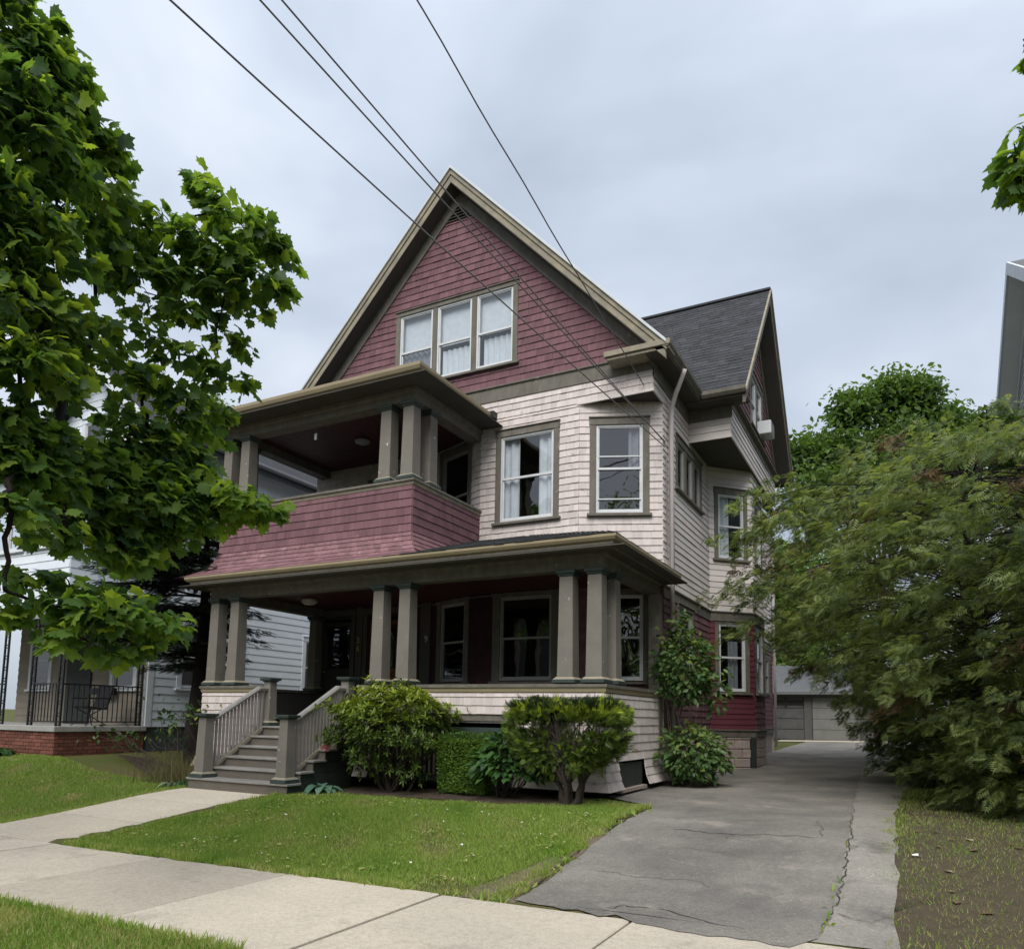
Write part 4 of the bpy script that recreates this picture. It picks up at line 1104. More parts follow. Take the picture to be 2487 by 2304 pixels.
# lower beam, ceiling, gutter, roof
mb = MB(); mb.sweep([(PXL + .02, 13.0), (PXL + .02, PY), (PXR, PY), (PXR, 12.75)], [(-.24, 0), (-.02, 0), (-.02, .16), (.03, .18), (.03, .23), (-.24, .23)], ZB); mb.build('beam', 'taupe_trim', house)
for k in range(36):
    m2 = MB(); x = -12.0 + k * .2278; m2.box(x, x + .222, 10.1, 13.0, 2.355, 2.37); m2.build('ceiling_board', 'ceiling_red', house)
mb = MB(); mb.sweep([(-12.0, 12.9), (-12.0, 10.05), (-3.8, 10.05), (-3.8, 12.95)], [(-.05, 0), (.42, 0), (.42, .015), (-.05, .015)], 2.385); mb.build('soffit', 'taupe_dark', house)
gp2 = [(0, 0), (.05, 0), (.10, .04), (.125, .10), (.125, .16), (.105, .16), (.10, .10), (0, .05)]
mb = MB(); mb.sweep([(-12.08, 12.9), (-12.08, 9.70), (-3.60, 9.70), (-3.60, 12.98)], [(.0, 0), (.02, 0), (.045, .05), (.045, .075), (0, .075)], 2.375); mb.build('fascia', 'taupe_trim', house)
mb = MB(); mb.sweep([(-12.10, 12.9), (-12.10, 9.72), (-3.62, 9.72), (-3.62, 12.98)], [(o, h * .62) for o, h in gp2], 2.45); mb.build('gutter', 'tan_gutter', house)
RS = .30
mb = MB()
hx = lambda y: -3.52 - (y - 9.6)
mb.poly([(-7.5, 9.6, 2.56), (-3.52, 9.6, 2.56), (hx(13.0), 13.0, 2.56 + RS * 3.4), (-7.5, 13.0, 2.56 + RS * 3.4)])
mb.poly([(-3.52, 9.6, 2.56), (-3.52, 13.0, 2.56), (hx(13.0), 13.0, 2.56 + RS * 3.4)])
mb.build('porch_roof', 'roof_porch', house)
mb = MB(); q = math.hypot(1, RS)
tabs(mb, (-7.5, 9.585, 2.556), (1, 0, 0), (0, 1 / q, RS / q), (0, -RS / q, 1 / q), 3.1 * q, lambda v: (0, 3.98 - v / q), e=.14)
tabs(mb, (-3.505, 9.6, 2.556), (0, 1, 0), (-1 / q, 0, RS / q), (RS / q, 0, 1 / q), 2.6 * q, lambda v: (v / q, 3.4), e=.14)
mb.build('porch_roof_tabs', 'roof_porch', house, kind='stuff')
# ---- upper porch
UXL, UXR, UY, UZ = -12.0, -7.37, 10.2, 3.98
UF = Fr((UXL, UY), (UXR, UY)); US = Fr((UXR, UY), (UXR, 12.46)); UL = Fr((UXL, 13.0), (UXL, UY))
uprof = [(UZ - .02, 0), (3.25, 0), (3.1, .012), (2.98, .045), (2.86, .10), (2.76, .19), (2.66, .34), (2.56, .57)]
mb = MB(); mb.box(UXL + .005, UXR - .005, UY + .02, UY + .12, 2.6, UZ - .02); mb.box(UXR - .12, UXR - .02, UY + .12, 12.44, 2.6, UZ - .02); mb.box(UXL + .02, UXL + .12, UY + .12, 13.0, 2.6, UZ - .02)
upw = mb.build('balcony_parapet', 'taupe_dark', house)
mb = MB(); mb.box(UXL + .1, UXR - .1, UY + .1, 13.0, 2.66, 2.70); mb.build('balcony_floor', 'floor_grey', house)
def skirt_flare():
    for fr, L, m0, m1, pr in ((UF, UF.L, 1, 1, uprof), (US, US.L, 1, 0, uprof[:6] + [(2.56, .26)]), (UL, UL.L, 0, 1, uprof)):
        hi = [p for p in pr if p[0] >= 3.1]; 
        skirt(fr, [(0, L)], UZ - .02, hi, 'maroon_shingle', .147, upw, mit0=m0, mit1=m1)
        lo = [(3.1, pr[2][1])] + [p for p in pr if p[0] < 3.1]
        skirt(fr, [(0, L)], 3.1, lo, 'flare_shingle', .092, upw, mit0=m0, mit1=m1)
skirt_flare()
mb = MB()                                          # backing under the flare
for pr in (uprof,):
    path = [(UXL, 13.0), (UXL, UY), (UXR, UY), (UXR, 12.44)]
    mb.sweep(path, [(o - .012, z - .01) for z, o in uprof] + [(-.1, 2.55), (-.1, UZ - .03)], 0)
mb.build('flare_backing', 'maroon_board', house)
for nm, mt_, pr in (('rail_cap', 'taupe_trim', [(-.16, 0), (.06, 0), (.06, .04), (-.16, .055)]), ('rail_moulding', 'aged_fascia', [(-.002, -.06), (.02, -.06), (.035, 0), (-.002, 0)])):
    mb = MB(); mb.sweep([(UXL, 13.0), (UXL, UY), (UXR, UY), (UXR, 12.45)], pr, UZ); mb.build(nm, mt_, house)
UB = 5.43
for x, y in ((-11.92, UY + .12), (-11.45, UY + .12), (-8.0, UY + .12), (-7.52, UY + .12), (-7.50, UY + .62), (-11.88, UY + .55)):
    column(x, y, UZ + .05, UB, .25, .22)
mb = MB(); mb.sweep([(UXL, 13.0), (UXL, UY), (UXR, UY), (UXR, 12.46)], [(-.26, 0), (0, 0), (0, .13), (.05, .15), (.05, .22), (-.26, .22)], UB); mb.build('beam', 'taupe_trim', house)
for k in range(21):
    m2 = MB(); x = -11.98 + k * .2195; m2.box(x, x + .214, 10.3, 13.0, 5.60, 5.612); m2.build('ceiling_board', 'ceiling_red', house)
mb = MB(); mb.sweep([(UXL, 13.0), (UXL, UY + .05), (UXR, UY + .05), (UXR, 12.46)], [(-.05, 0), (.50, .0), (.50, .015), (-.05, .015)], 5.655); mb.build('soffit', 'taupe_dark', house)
mb = MB(); mb.sweep([(UXL - .24, 13.0), (UXL - .24, UY - .1), (UXR + .2, UY - .1), (UXR + .2, 12.46)], [(0, 0), (.03, 0), (.10, .10), (.10, .13), (0, .13)], 5.66); mb.build('fascia', 'taupe_trim', house)
mb = MB(); mb.sweep([(UXL - .36, 13.0), (UXL - .36, UY - .2), (UXR + .18, UY - .2), (UXR + .18, 12.44)], [(o, h * .9) for o, h in gp2], 5.775); mb.build('gutter', 'tan_gutter', house)
mb = MB()
ux0, ux1, uy0, uz0 = UXL - .38, UXR + .24, UY - .24, 5.90
k_ = .28
mb.poly([(ux0, uy0, uz0), (ux1, uy0, uz0), (ux1 - 2.4, uy0 + 2.4, uz0 + k_ * 2.4), (ux0 + 2.4, uy0 + 2.4, uz0 + k_ * 2.4)])
mb.poly([(ux1, uy0, uz0), (ux1, 12.42, uz0), (ux1 - 2.4, uy0 + 2.4, uz0 + k_ * 2.4)])
mb.poly([(ux0, uy0, uz0), (ux0 + 2.4, uy0 + 2.4, uz0 + k_ * 2.4), (ux0 + 2.4, 13, uz0 + k_ * 2.4), (ux0, 13, uz0)])
mb.build('balcony_roof', 'roof_porch', house)
mb = MB(); mb.box(-7.22, -7.0, 12.28, 12.44, 5.82, 5.95); mb.build('flashing', 'iron', house)
# ceiling lamps and small hanging thing
lamp = tag(MB().lathe([(.10, 0), (.17, -.015), (.16, -.08), (.10, -.12), (.02, -.125)], (-10.9, 11.6, 2.355), 14).build('ceiling_lamp', 'lamp_glass', smooth=True), 'frosted glass lamp on the lower porch ceiling', 'lamp')
lamp = tag(MB().lathe([(.12, 0), (.16, -.02), (.15, -.06), (.06, -.10), (.02, -.105)], (-9.75, 11.7, 5.60), 14).build('ceiling_lamp', 'grey_frame', smooth=True), 'dull round lamp on the balcony ceiling', 'lamp')
wc_ = thing('wind_chime', 'small white chime hanging from the balcony beam', 'wind chime', (-9.85, 10.45, 5.2))
mb = MB(); mb.tube([(-9.85, 10.45, 5.6), (-9.85, 10.45, 5.30)], .004, 5); mb.build('string', 'cable', wc_)
mb = MB(); mb.box(-9.875, -9.825, 10.44, 10.46, 5.19, 5.31); mb.build('plate', 'paper', wc_)
flush_pieces(('house', 'shingle')); flush_pieces(('house', 'clapboard'))

# ================================================================== FRONT STEPS
steps = thing('front_steps', 'grey painted wooden steps with balustrades leading up to the porch', 'steps', (-9.35, 9.2, -1.24))
SXL, SXR, SY0, TR, RI = -10.42, -8.27, 8.5, .27, .165
z0 = -1.06
for i in range(6):
    y = SY0 + i * TR
    mb = MB(); mb.box(SXL - .03, SXR + .03, y - .03, y + TR + .01, z0 + i * RI - .035, z0 + i * RI); mb.build('tread', 'step_tread', steps, bevel=.006)
    mb = MB(); mb.box(SXL, SXR, y, y + .02, (z0 + (i - 1) * RI) if i else -1.32, z0 + i * RI - .036); mb.build('riser', 'step_riser', steps)
mb = MB(); mb.box(SXL, SXR, SY0 + 6 * TR, SY0 + 6 * TR + .02, z0 + 5 * RI, ZF - .005); mb.build('riser', 'step_riser', steps)
for xs, mt_ in ((SXL + .02, 'taupe_dark'), (SXR - .06, 'green_door')):
    mb = MB()
    for i in range(6):
        y = SY0 + i * TR
        mb.box(xs, xs + .04, y + .02, 10.0, (z0 + (i - 1) * RI - .035) if i else -1.3, z0 + i * RI - .04)
    mb.build('stringer', mt_, steps)
def newel(x, y, zb, zt, w0=.21, w1=.165):
    m2 = MB(); m2.frustum(x, y, zb + .09, zt - .07, w0, w1); p = m2.build('newel_post', 'taupe_column', steps, bevel=.006)
    m2 = MB(); m2.frustum(x, y, zb, zb + .06, w0 + .10, w0 + .10); m2.build('base', 'green_cap', p, bevel=.005)
    m2 = MB(); m2.frustum(x, y, zb + .06, zb + .092, w0 + .08, w0 + .01); m2.build('base_moulding', 'aged_fascia', p)
    m2 = MB(); m2.frustum(x, y, zt - .07, zt - .045, w1 + .02, w1 + .06); m2.frustum(x, y, zt - .045, zt, w1 + .10, w1 + .12); m2.build('cap', 'green_cap', p, bevel=.006)
NL, NR = -10.22, -8.43
for xn in (NL, NR):
    newel(xn, SY0 + .12, z0, -.03)
    newel(xn, 9.98, -.235, .62, .19, .16)
    ya, yb = SY0 + .22, 9.72
    zA, zB_ = -.15, .42
    m2 = MB()
    prof = [(-.045, -.03), (.045, -.03), (.055, .01), (.035, .045), (-.035, .045), (-.055, .01)]
    def rail(m2, pts):
        V = []
        for (y, z) in pts:
            for o, h in prof: V.append((xn + o, y, z + h))
        n = len(prof)
        m2.add(V, [(i * n + k, i * n + (k + 1) % n, (i + 1) * n + (k + 1) % n, (i + 1) * n + k) for i in range(len(pts) - 1) for k in range(n)] + [tuple(range(n))[::-1], tuple((len(pts) - 1) * n + k for k in range(n))])
    rail(m2, [(ya - .06, zA - .03), (yb, zB_), (9.92, zB_ + .0)]); m2.build('handrail', 'step_tread', steps)
    m2 = MB()
    bz = lambda y: z0 + .11 + (y - SY0 - .22) * (RI / TR)
    m2.hexa([(xn - .035, ya - .05, bz(ya - .05) - .03), (xn + .035, ya - .05, bz(ya - .05) - .03), (xn + .035, yb + .1, bz(yb + .1) - .03), (xn - .035, yb + .1, bz(yb + .1) - .03),
             (xn - .035, ya - .05, bz(ya - .05) + .03), (xn + .035, ya - .05, bz(ya - .05) + .03), (xn + .035, yb + .1, bz(yb + .1) + .03), (xn - .035, yb + .1, bz(yb + .1) + .03)])
    m2.build('bottom_rail', 'aged_fascia', steps)
    n = 15
    for k in range(n):
        y = ya + .02 + (yb + .12 - ya) * k / n
        zt = min(zB_, zA + (zB_ - zA) * (y - ya + .06) / (yb - ya + .06)) - .02
        m2 = MB(); m2.box(xn - .017, xn + .017, y, y + .034, bz(y) + .02, zt); m2.build('baluster', 'baluster_paint', steps)
# ================================================================== WHITE NEIGHBOUR ON THE LEFT
nb = thing('neighbour_house', 'white clapboard house with brick based porch behind the maple leaves', 'house', (-20, 13, -1.0))
NX = -15.8
def nwall(fr, poly, wins, name='wall'):
    w_ = wall_sheet(fr, poly, [h[1] for h in wins]).build('wall', 'white_siding', nb)
    courses(nb, w_, 'clapboard', 'white_siding', fr, poly, [h[0] for h in wins], .195, wr=(2.2, 3.8), th=.02, zjit=0)
NW = dict(casmat='white_trim', sashmat='white_frame')
NS = Fr((NX, 11.6), (NX, 18.0))
w = window(nb, NS, .75, 1.85, .55, 2.25, cas=.13, glass='glass_dark', **NW)
w2 = window(nb, NS, 5.0, 6.1, .55, 2.25, cas=.13, glass='glass_dark', **NW)
nwall(NS, rect(NS.L, -.38, 6.6), [w, w2])
NF = Fr((-21.1, 11.6), (NX, 11.6))
w = window(nb, NF, 2.0, 3.2, 6.2, 7.6, n=1, cas=.14, glass='glass_dark', **NW)
w2 = window(nb, NF, 3.9, 4.9, .5, 2.1, cas=.12, glass='glass_dark', **NW)
w3 = window(nb, NF, .5, 1.5, .5, 2.1, cas=.12, glass='glass_dark', **NW)
nwall(NF, [(0, 2.2), (5.3, 2.2), (5.3, 6.62), (2.65, 8.85), (0, 6.62)], [w])
w_ = wall_sheet(NF, rect(5.3, -.38, 2.2), [w2[1], w3[1]]).build('wall', 'shaded_tan_siding', nb)  # lower wall takes the darker siding, porch shade painted in
courses(nb, w_, 'clapboard', 'shaded_tan_siding', NF, rect(5.3, -.38, 2.2), [w2[0], w3[0]], .195, wr=(2.2, 3.8), th=.02, zjit=0)
wall_sheet(Fr((NX, 18), (-21.1, 18)), [(0, -.9), (5.3, -.9), (5.3, 6.62), (2.65, 8.85), (0, 6.62)], []).build('wall', 'white_siding', nb)
wall_sheet(Fr((-21.1, 18), (-21.1, 11.6)), rect(6.4, -.9, 6.62), []).build('wall', 'white_siding', nb)
mb = MB(); mb.box(-21.05, NX - .03, 11.65, 17.95, -1.4, -.385); mb.build('foundation', 'dark_foundation', nb)
mb = MB(); mb.box(-21.0, NX - .1, 14.0, 14.1, -.3, 6.5); mb.box(-21.0, NX - .1, 11.7, 17.9, 2.9, 2.95); mb.build('partition', 'room_wall', nb)
mb = MB()
for s in (1, -1):
    cx = -18.45; f = lambda x, d: (cx + s * x, 9.18 - .84 * x - d)
    a, b, c, d = f(0, 0), f(3.06, 0), f(3.06, .14), f(0, .14)
    mb.prism([(a[0], 11.15, a[1]), (b[0], 11.15, b[1]), (c[0], 11.15, c[1]), (d[0], 11.15, d[1])], (0, 7.2, 0))
mb.build('roof', 'roof_shingle', nb)
for s in (1, -1):
    cx = -18.45; f = lambda x, d: (cx + s * x, 9.18 - .84 * x - d)
    a, b, c, d = f(0, .02), f(3.08, .02), f(3.08, .30), f(0, .30)
    mb = MB(); mb.prism([(a[0], 11.09, a[1]), (b[0], 11.09, b[1]), (c[0], 11.09, c[1]), (d[0], 11.09, d[1])], (0, .055, 0)); mb.build('rake_fascia', 'white_trim', nb)
mb = MB(); mb.sweep([(-15.4, 11.1), (-15.4, 18.3)], [(0, 0), (.06, 0), (.11, .05), (.11, .12), (0, .12)], 6.60); mb.build('gutter', 'grey_trim', nb)
mb = MB(); mb.box(NX, -15.42, 11.15, 18.3, 6.60, 6.62); mb.build('soffit', 'grey_trim', nb)
mb = MB(); mb.box(NX - .1, NX + .03, 11.57, 11.72, -.38, 6.6); mb.build('corner_board', 'white_trim', nb)
m2 = MB(); fbox(m2, NF, 2.2, 3.2, -.36, 1.95, -.02, .06); m2.build('door', 'green_door', nb, bevel=.01)
# upper enclosed porch with a band of windows
UPF = Fr((-22.5, 9.55), (NX, 9.55)); UPS = Fr((NX, 9.55), (NX, 11.6))
wl = []
for k in range(4):
    wl.append(window(nb, UPF, .3 + k * 1.6, 1.75 + k * 1.6, 3.55, 5.0, n=2, cas=.1, mull=.08, split=.45, **NW))
nwall(UPF, rect(UPF.L, 2.25, 5.4), wl)
w = window(nb, UPS, .3, 1.75, 3.55, 5.0, n=2, cas=.1, mull=.08, split=.45, **NW)
nwall(UPS, rect(UPS.L, 2.25, 5.4), [w])
mb = MB(); mb.hexa([(-22.8, 9.2, 5.4), (NX + .35, 9.2, 5.4), (NX + .35, 11.6, 5.4), (-22.8, 11.6, 5.4), (-22.8, 9.2, 5.5), (NX + .35, 9.2, 5.5), (NX + .35, 11.6, 6.1), (-22.8, 11.6, 6.1)]); mb.build('porch_roof', 'roof_shingle', nb)
mb = MB(); mb.box(-22.5, NX, 9.55, 11.6, 2.19, 2.245); mb.build('porch_ceiling', 'grey_trim', nb)
mb = MB(); mb.box(-22.5, NX + .02, 9.50, 9.62, 1.95, 2.19); mb.box(NX - .10, NX + .02, 9.62, 11.58, 1.95, 2.19); mb.build('beam', 'grey_trim', nb)
# lower porch: brick base, slab, iron railing and posts
SB = -.36
bx0, by0, bz0 = -22.5, 9.5, -1.1
mb = MB(); mb.box(bx0 + .02, NX - .02, by0 + .02, 11.6, -1.4, SB - .12); mb.build('brick_core', 'brick_mortar', nb)
bk = MB()
for row in range(10):
    z = SB - .12 - (row + 1) * .076
    for fr in (Fr((bx0, by0), (NX, by0)), Fr((NX, by0), (NX, 11.58))):
        u = -.105 if row % 2 else 0.0
        while u < fr.L:
            a, b = max(u, 0), min(u + .20, fr.L)
            if b - a > .03:
                q = random.uniform(-.003, .004)
                fbox(bk, fr, a, b, z, z + .064, -.03, .004 + q, random.random() + 1e-4)
            u += .212
bk.build('bricks', 'brick', nb, kind='stuff')
mb = MB(); mb.box(bx0 - .05, NX + .05, by0 - .05, 11.6, SB - .12, SB); mb.build('porch_slab', 'cement', nb, bevel=.01)
def irailing(p0, p1, gap=None):
    fr = Fr(p0, p1); m2 = MB()
    fbox(m2, fr, 0, fr.L, SB + .88, SB + .91, -.015, .015); r_ = m2.build('railing', 'iron', nb)
    m3 = MB(); fbox(m3, fr, 0, fr.L, SB + .08, SB + .105, -.013, .013); m3.build('bottom_rail', 'iron', r_)
    for k in range(int(fr.L / .115)):
        m3 = MB(); u = .06 + k * .115; fbox(m3, fr, u - .008, u + .008, SB + .1, SB + .89, -.008, .008); m3.build('bar', 'iron', r_)
irailing((-22.3, by0 + .1), (-18.0, by0 + .1)); irailing((-16.9, by0 + .1), (NX - .08, by0 + .1)); irailing((NX - .08, by0 + .1), (NX - .08, 11.5))
for (x, y) in ((NX - .08, by0 + .1), (-16.9, by0 + .1), (-18.0, by0 + .1), (-20.2, by0 + .1), (NX - .08, 11.45)):
    mb = MB()
    for dx in (-.07, .07): mb.box(x + dx - .018, x + dx + .018, y - .018, y + .018, SB, 1.95)
    for k in range(9):
        zz = SB + .12 + k * .25
        t = np.linspace(0, 2 * PI, 13)
        mb.tube([(x + .06 * math.cos(a), y, zz + .1 * math.sin(a)) for a in t], .011, 5)
    mb.build('iron_post', 'iron', nb)
flush_pieces(('neighbour_house', 'clapboard'))
pl = thing('planter_box', 'dark planter box hung under the white house porch window', 'planter', (-18.2, 11.5, .45))
mb = MB(); mb.frustum(-17.2, 11.42, .35, .52, .18, .22); mb.box(-17.6, -16.8, 11.34, 11.52, .36, .52); mb.build('box', 'iron', pl)
# folding camp chair
ch = thing('camp_chair', 'black folding camp chair on the white house porch', 'chair', (-16.3, 10.6, SB))
cx, cy = -16.3, 10.55
for (a, b) in (((-.28, -.25), (.28, .25)), ((.28, -.25), (-.28, .25)), ((-.28, .25), (.28, -.25)), ((.28, .25), (-.28, -.25))):
    mb = MB(); mb.tube([(cx + a[0], cy + a[1], SB), (cx + b[0], cy + b[1] * .9, SB + .44)], .012, 6); mb.build('leg', 'iron', ch)
mb = MB(); mb.hexa([(cx - .27, cy - .25, SB + .42), (cx + .27, cy - .25, SB + .42), (cx + .25, cy + .22, SB + .36), (cx - .25, cy + .22, SB + .36),
                    (cx - .27, cy - .25, SB + .44), (cx + .27, cy - .25, SB + .44), (cx + .25, cy + .22, SB + .38), (cx - .25, cy + .22, SB + .38)]); mb.build('seat', 'black_cloth', ch)
mb = MB(); mb.hexa([(cx - .26, cy + .22, SB + .37), (cx + .26, cy + .22, SB + .37), (cx + .26, cy + .25, SB + .37), (cx - .26, cy + .25, SB + .37),
                    (cx - .24, cy + .36, SB + .92), (cx + .24, cy + .36, SB + .92), (cx + .24, cy + .39, SB + .92), (cx - .24, cy + .39, SB + .92)]); mb.build('backrest', 'black_cloth', ch)
for s in (-1, 1):
    mb = MB(); mb.box(cx + s * .30 - .035, cx + s * .30 + .035, cy - .25, cy + .30, SB + .60, SB + .625); mb.build('armrest', 'black_cloth', ch)

# ================================================================== GREY NEIGHBOUR ON THE RIGHT
rn = thing('neighbour_house', 'pale grey house whose gable edge rises at the right above the hemlocks', 'house', (7, 21, -.9))
RX, RY, RZ, RSl = 2.85, 20.2, 10.9, .62
FRW = Fr((RX, 26.0), (RX, 14.4))
wp = [(0, -1.0), (11.6, -1.0), (11.6, RZ - .3 - RSl * 5.8), (5.8, RZ - .3), (0, RZ - .3 - RSl * 5.8)]
w = window(rn, FRW, 5.0, 6.6, 7.2, 8.8, casmat='white_trim')
ww = wall_sheet(FRW, wp, [w[1]]).build('wall', 'grey_trim', rn)
courses(rn, ww, 'clapboard', 'grey_siding', FRW, wp, [w[0]], .16, wr=(2.5, 3.8), th=.018, zjit=0)
flush_pieces((rn.name, 'clapboard'))
wall_sheet(Fr((RX, 14.4), (12, 14.4)), rect(9.15, -1, 7.2), []).build('wall', 'garage_grey', rn)
wall_sheet(Fr((12, 26), (RX, 26)), rect(9.15, -1, 7.2), []).build('wall', 'garage_grey', rn)
mb = MB()
for s in (1, -1):
    pts = [(RX - .42, RY, RZ), (12.2, RY, RZ), (12.2, RY + s * 6.2, RZ - RSl * 6.2), (RX - .42, RY + s * 6.2, RZ - RSl * 6.2)]
    mb.prism(pts, (0, 0, -.12))
mb.build('roof', 'garage_roof', rn)
for s in (1, -1):
    f = lambda y, d: (RY + s * y, RZ - RSl * y - d)
    for nm, mt_, x0, x1, d0, d1 in (('rake_fascia', 'white_trim', RX - .47, RX - .42, -.01, .30), ('rake_soffit', 'pale_soffit', RX - .42, RX, .28, .30), ('rake_board', 'white_trim', RX - .05, RX - .01, .30, .55)):
        a, b, c, d = f(0, d0), f(6.2, d0), f(6.2, d1), f(0, d1)
        mb = MB(); mb.prism([(x0, a[0], a[1]), (x0, b[0], b[1]), (x0, c[0], c[1]), (x0, d[0], d[1])], (x1 - x0, 0, 0)); mb.build(nm, mt_, rn)

# ================================================================== GARAGE
ga = thing('garage', 'low two-door garage with pale doors at the end of the driveway', 'garage', (-4, 38, -.8))
gz = -.82
mb = MB()
for a, b in ((-8.0, -7.35), (-4.18, -3.86), (-1.9, -1.3)): mb.box(a, b, 36.0, 36.2, gz, 1.1)
mb.box(-8.0, -1.3, 36.02, 36.2, 1.1, 1.35); mb.box(-8, -7.8, 36.2, 42, gz, 1.35); mb.box(-1.5, -1.3, 36.2, 42, gz, 1.35); mb.box(-8, -1.3, 41.8, 42, gz, 1.35)
mb.build('wall', 'garage_grey', ga)
mb = MB(); mb.hexa([(-8.3, 35.55, 1.22), (-1.0, 35.55, 1.22), (-1.0, 39, 1.22), (-8.3, 39, 1.22), (-8.3, 35.55, 1.34), (-1, 35.55, 1.34), (-1, 39, 2.75), (-8.3, 39, 2.75)])
mb.hexa([(-8.3, 39, 1.22), (-1.0, 39, 1.22), (-1.0, 42.4, 1.22), (-8.3, 42.4, 1.22), (-8.3, 39, 2.75), (-1, 39, 2.75), (-1, 42.4, 1.34), (-8.3, 42.4, 1.34)])
mb.build('roof', 'garage_roof', ga)
for (a, b, mt_) in ((-7.35, -4.18, 'garage_grey'), (-3.86, -1.9, 'garage_white')):
    m2 = MB(); m2.box(a, b, 36.10, 36.14, gz, 1.1); dr_ = m2.build('door', 'interior', ga)
    for k in range(4):
        m2 = MB(); z = gz + .02 + k * .475
        if mt_ == 'garage_grey' and k == 3:
            for j in range(4): m2.box(a + .05 + j * (b - a) / 4, a + (j + 1) * (b - a) / 4 - .05, 36.05, 36.1, z, z + .10); m2.box(a + .05 + j * (b - a) / 4, a + (j + 1) * (b - a) / 4 - .05, 36.05, 36.1, z + .36, z + .455)
        elif mt_ == 'garage_grey':
            for j in range(2): m2.box(a + .02 + j * (b - a) / 2, a + (j + 1) * (b - a) / 2 - .02, 36.05, 36.1, z, z + .455)
        else: m2.box(a + .02, b - .02, 36.05, 36.1, z, z + .465)
        m2.build('panel', mt_, dr_, bevel=.01)

# ================================================================== UTILITY POLE AND WIRES
pole = thing('utility_pole', 'tall wooden utility pole across the street carrying the wires', 'utility pole', (-5.95, -8.5, swz(-6)))
mb = MB(); mb.tube([(-5.95, -8.5, -2), (-5.95, -8.5, 5), (-5.95, -8.5, 13.2)], [.17, .15, .11], 10); mb.build('shaft', 'pole_wood', pole, smooth=True)
mb = MB(); mb.box(-7.1, -4.8, -8.68, -8.58, 12.4, 12.52); mb.build('crossarm', 'pole_wood', pole)
def wire(p0, p1, sag, r, label, wob=0.0):
    t = np.linspace(0, 1, 60); p0 = np.array(p0); p1 = np.array(p1)
    P = p0 + (p1 - p0) * t[:, None]
    P[:, 2] -= sag * 4 * t * (1 - t)
    if wob: P[:, 2] += wob * np.sin(t * 70) * t * (1 - t) * 4; 
    m2 = MB(); m2.tube(P, r, 6); tag(m2.build('service_wire', 'cable', smooth=True), label, 'wire', 'overhead service wires')
H = (-3.79, 13.0, 4.95)
wire(H, (-6.2, -8.5, 6.35), .12, .009, 'leftmost overhead wire crossing the front gable to the house corner')
wire((-3.79, 13.0, 5.05), (-5.95, -8.4, 7.75), .15, .009, 'middle overhead wire, left one of the close pair')
wire((-3.79, 13.0, 5.03), (-5.9, -8.4, 8.25), .15, .009, 'middle overhead wire, right one of the close pair')
wire((-4.0, 12.42, 5.92), (-5.4, -8.5, 12.45), .35, .010, 'rightmost overhead wire ending at the overhang above the corner window', wob=.02)

# ================================================================== VEGETATION
def leaf_mesh_from(T, F, P, A, N, S, var, name, mat, parent=None, kind='stuff', smooth=False):
    """T template verts (x side, y along, z normal), F faces (equal length), P points, A axis dirs, N rough normals, S scales"""
    T = np.asarray(T, float); F = np.asarray(F)
    P = np.asarray(P, float); n = len(P)
    A = A / (np.linalg.norm(A, axis=1)[:, None] + 1e-9)
    side = np.cross(A, N); side /= np.linalg.norm(side, axis=1)[:, None] + 1e-9
    N2 = np.cross(side, A)
    S = np.broadcast_to(S, (n,))
    V = P[:, None, :] + S[:, None, None] * (T[None, :, 0:1] * side[:, None, :] + T[None, :, 1:2] * A[:, None, :] + T[None, :, 2:3] * N2[:, None, :])
    m = len(T)
    V = V.reshape(-1, 3)
    FF_ = (F[None] + (np.arange(n) * m)[:, None, None]).reshape(-1, F.shape[1])
    me = bpy.data.meshes.new(name)
    me.vertices.add(len(V)); me.vertices.foreach_set('co', V.astype(np.float32).ravel())
    k = F.shape[1]
    me.loops.add(FF_.size); me.loops.foreach_set('vertex_index', FF_.astype(np.int32).ravel())
    me.polygons.add(len(FF_)); me.polygons.foreach_set('loop_start', np.arange(0, FF_.size, k, dtype=np.int32))
    me.polygons.foreach_set('loop_total', np.full(len(FF_), k, np.int32))
    me.materials.append(MATS[mat])
    me.attributes.new('var', 'FLOAT', 'POINT').data.foreach_set('value', np.repeat(np.clip(var, 0.001, .998), m).astype(np.float32))
    me.update(calc_edges=True); me.validate()
    o = bpy.data.objects.new(name, me)
    link(o, parent)
    if kind: o['kind'] = kind
    return o
def unit(v): return v / (np.linalg.norm(v, axis=-1, keepdims=True) + 1e-9)
def rdir(n): return unit(rng.normal(size=(n, 3)))
# maple leaf: five pointed lobes
half = [(0.0, -.02), (.12, .0), (.34, -.05), (.36, .12), (.58, .20), (.48, .34), (.62, .58), (.43, .56), (.33, .60), (.26, .80), (.13, .80), (.0, 1.05)]
ml = [(x, y) for x, y in half] + [(-x, y) for x, y in half[1:-1]][::-1]
MT = [(0, .33, .0)] + [(x, y, -.30 * abs(x) ** 1.2 - .28 * max(0, y - .4) ** 1.5 + .04 * math.sin(9 * y + 5 * x)) for x, y in ml]
MF = [(0, i + 1, (i + 1) % len(ml) + 1) for i in range(len(ml))]
OT = [(0, 0, 0), (.22, .28, .05), (.26, .55, .05), (0, 1, -.10), (-.26, .55, .05), (-.22, .28, .05), (0, .5, -.02)]
OF = [(0, 1, 6), (1, 2, 6), (2, 3, 6), (3, 4, 6), (4, 5, 6), (5, 0, 6)]
LT = [(0, 0, 0), (.13, .35, .03), (.12, .7, .02), (0, 1, -.06), (-.12, .7, .02), (-.13, .35, .03)]
LF = [(0, 1, 4, 5), (1, 2, 3, 4)]
LF = [(0, 1, 5), (1, 2, 4), (1, 4, 5), (2, 3, 4)]
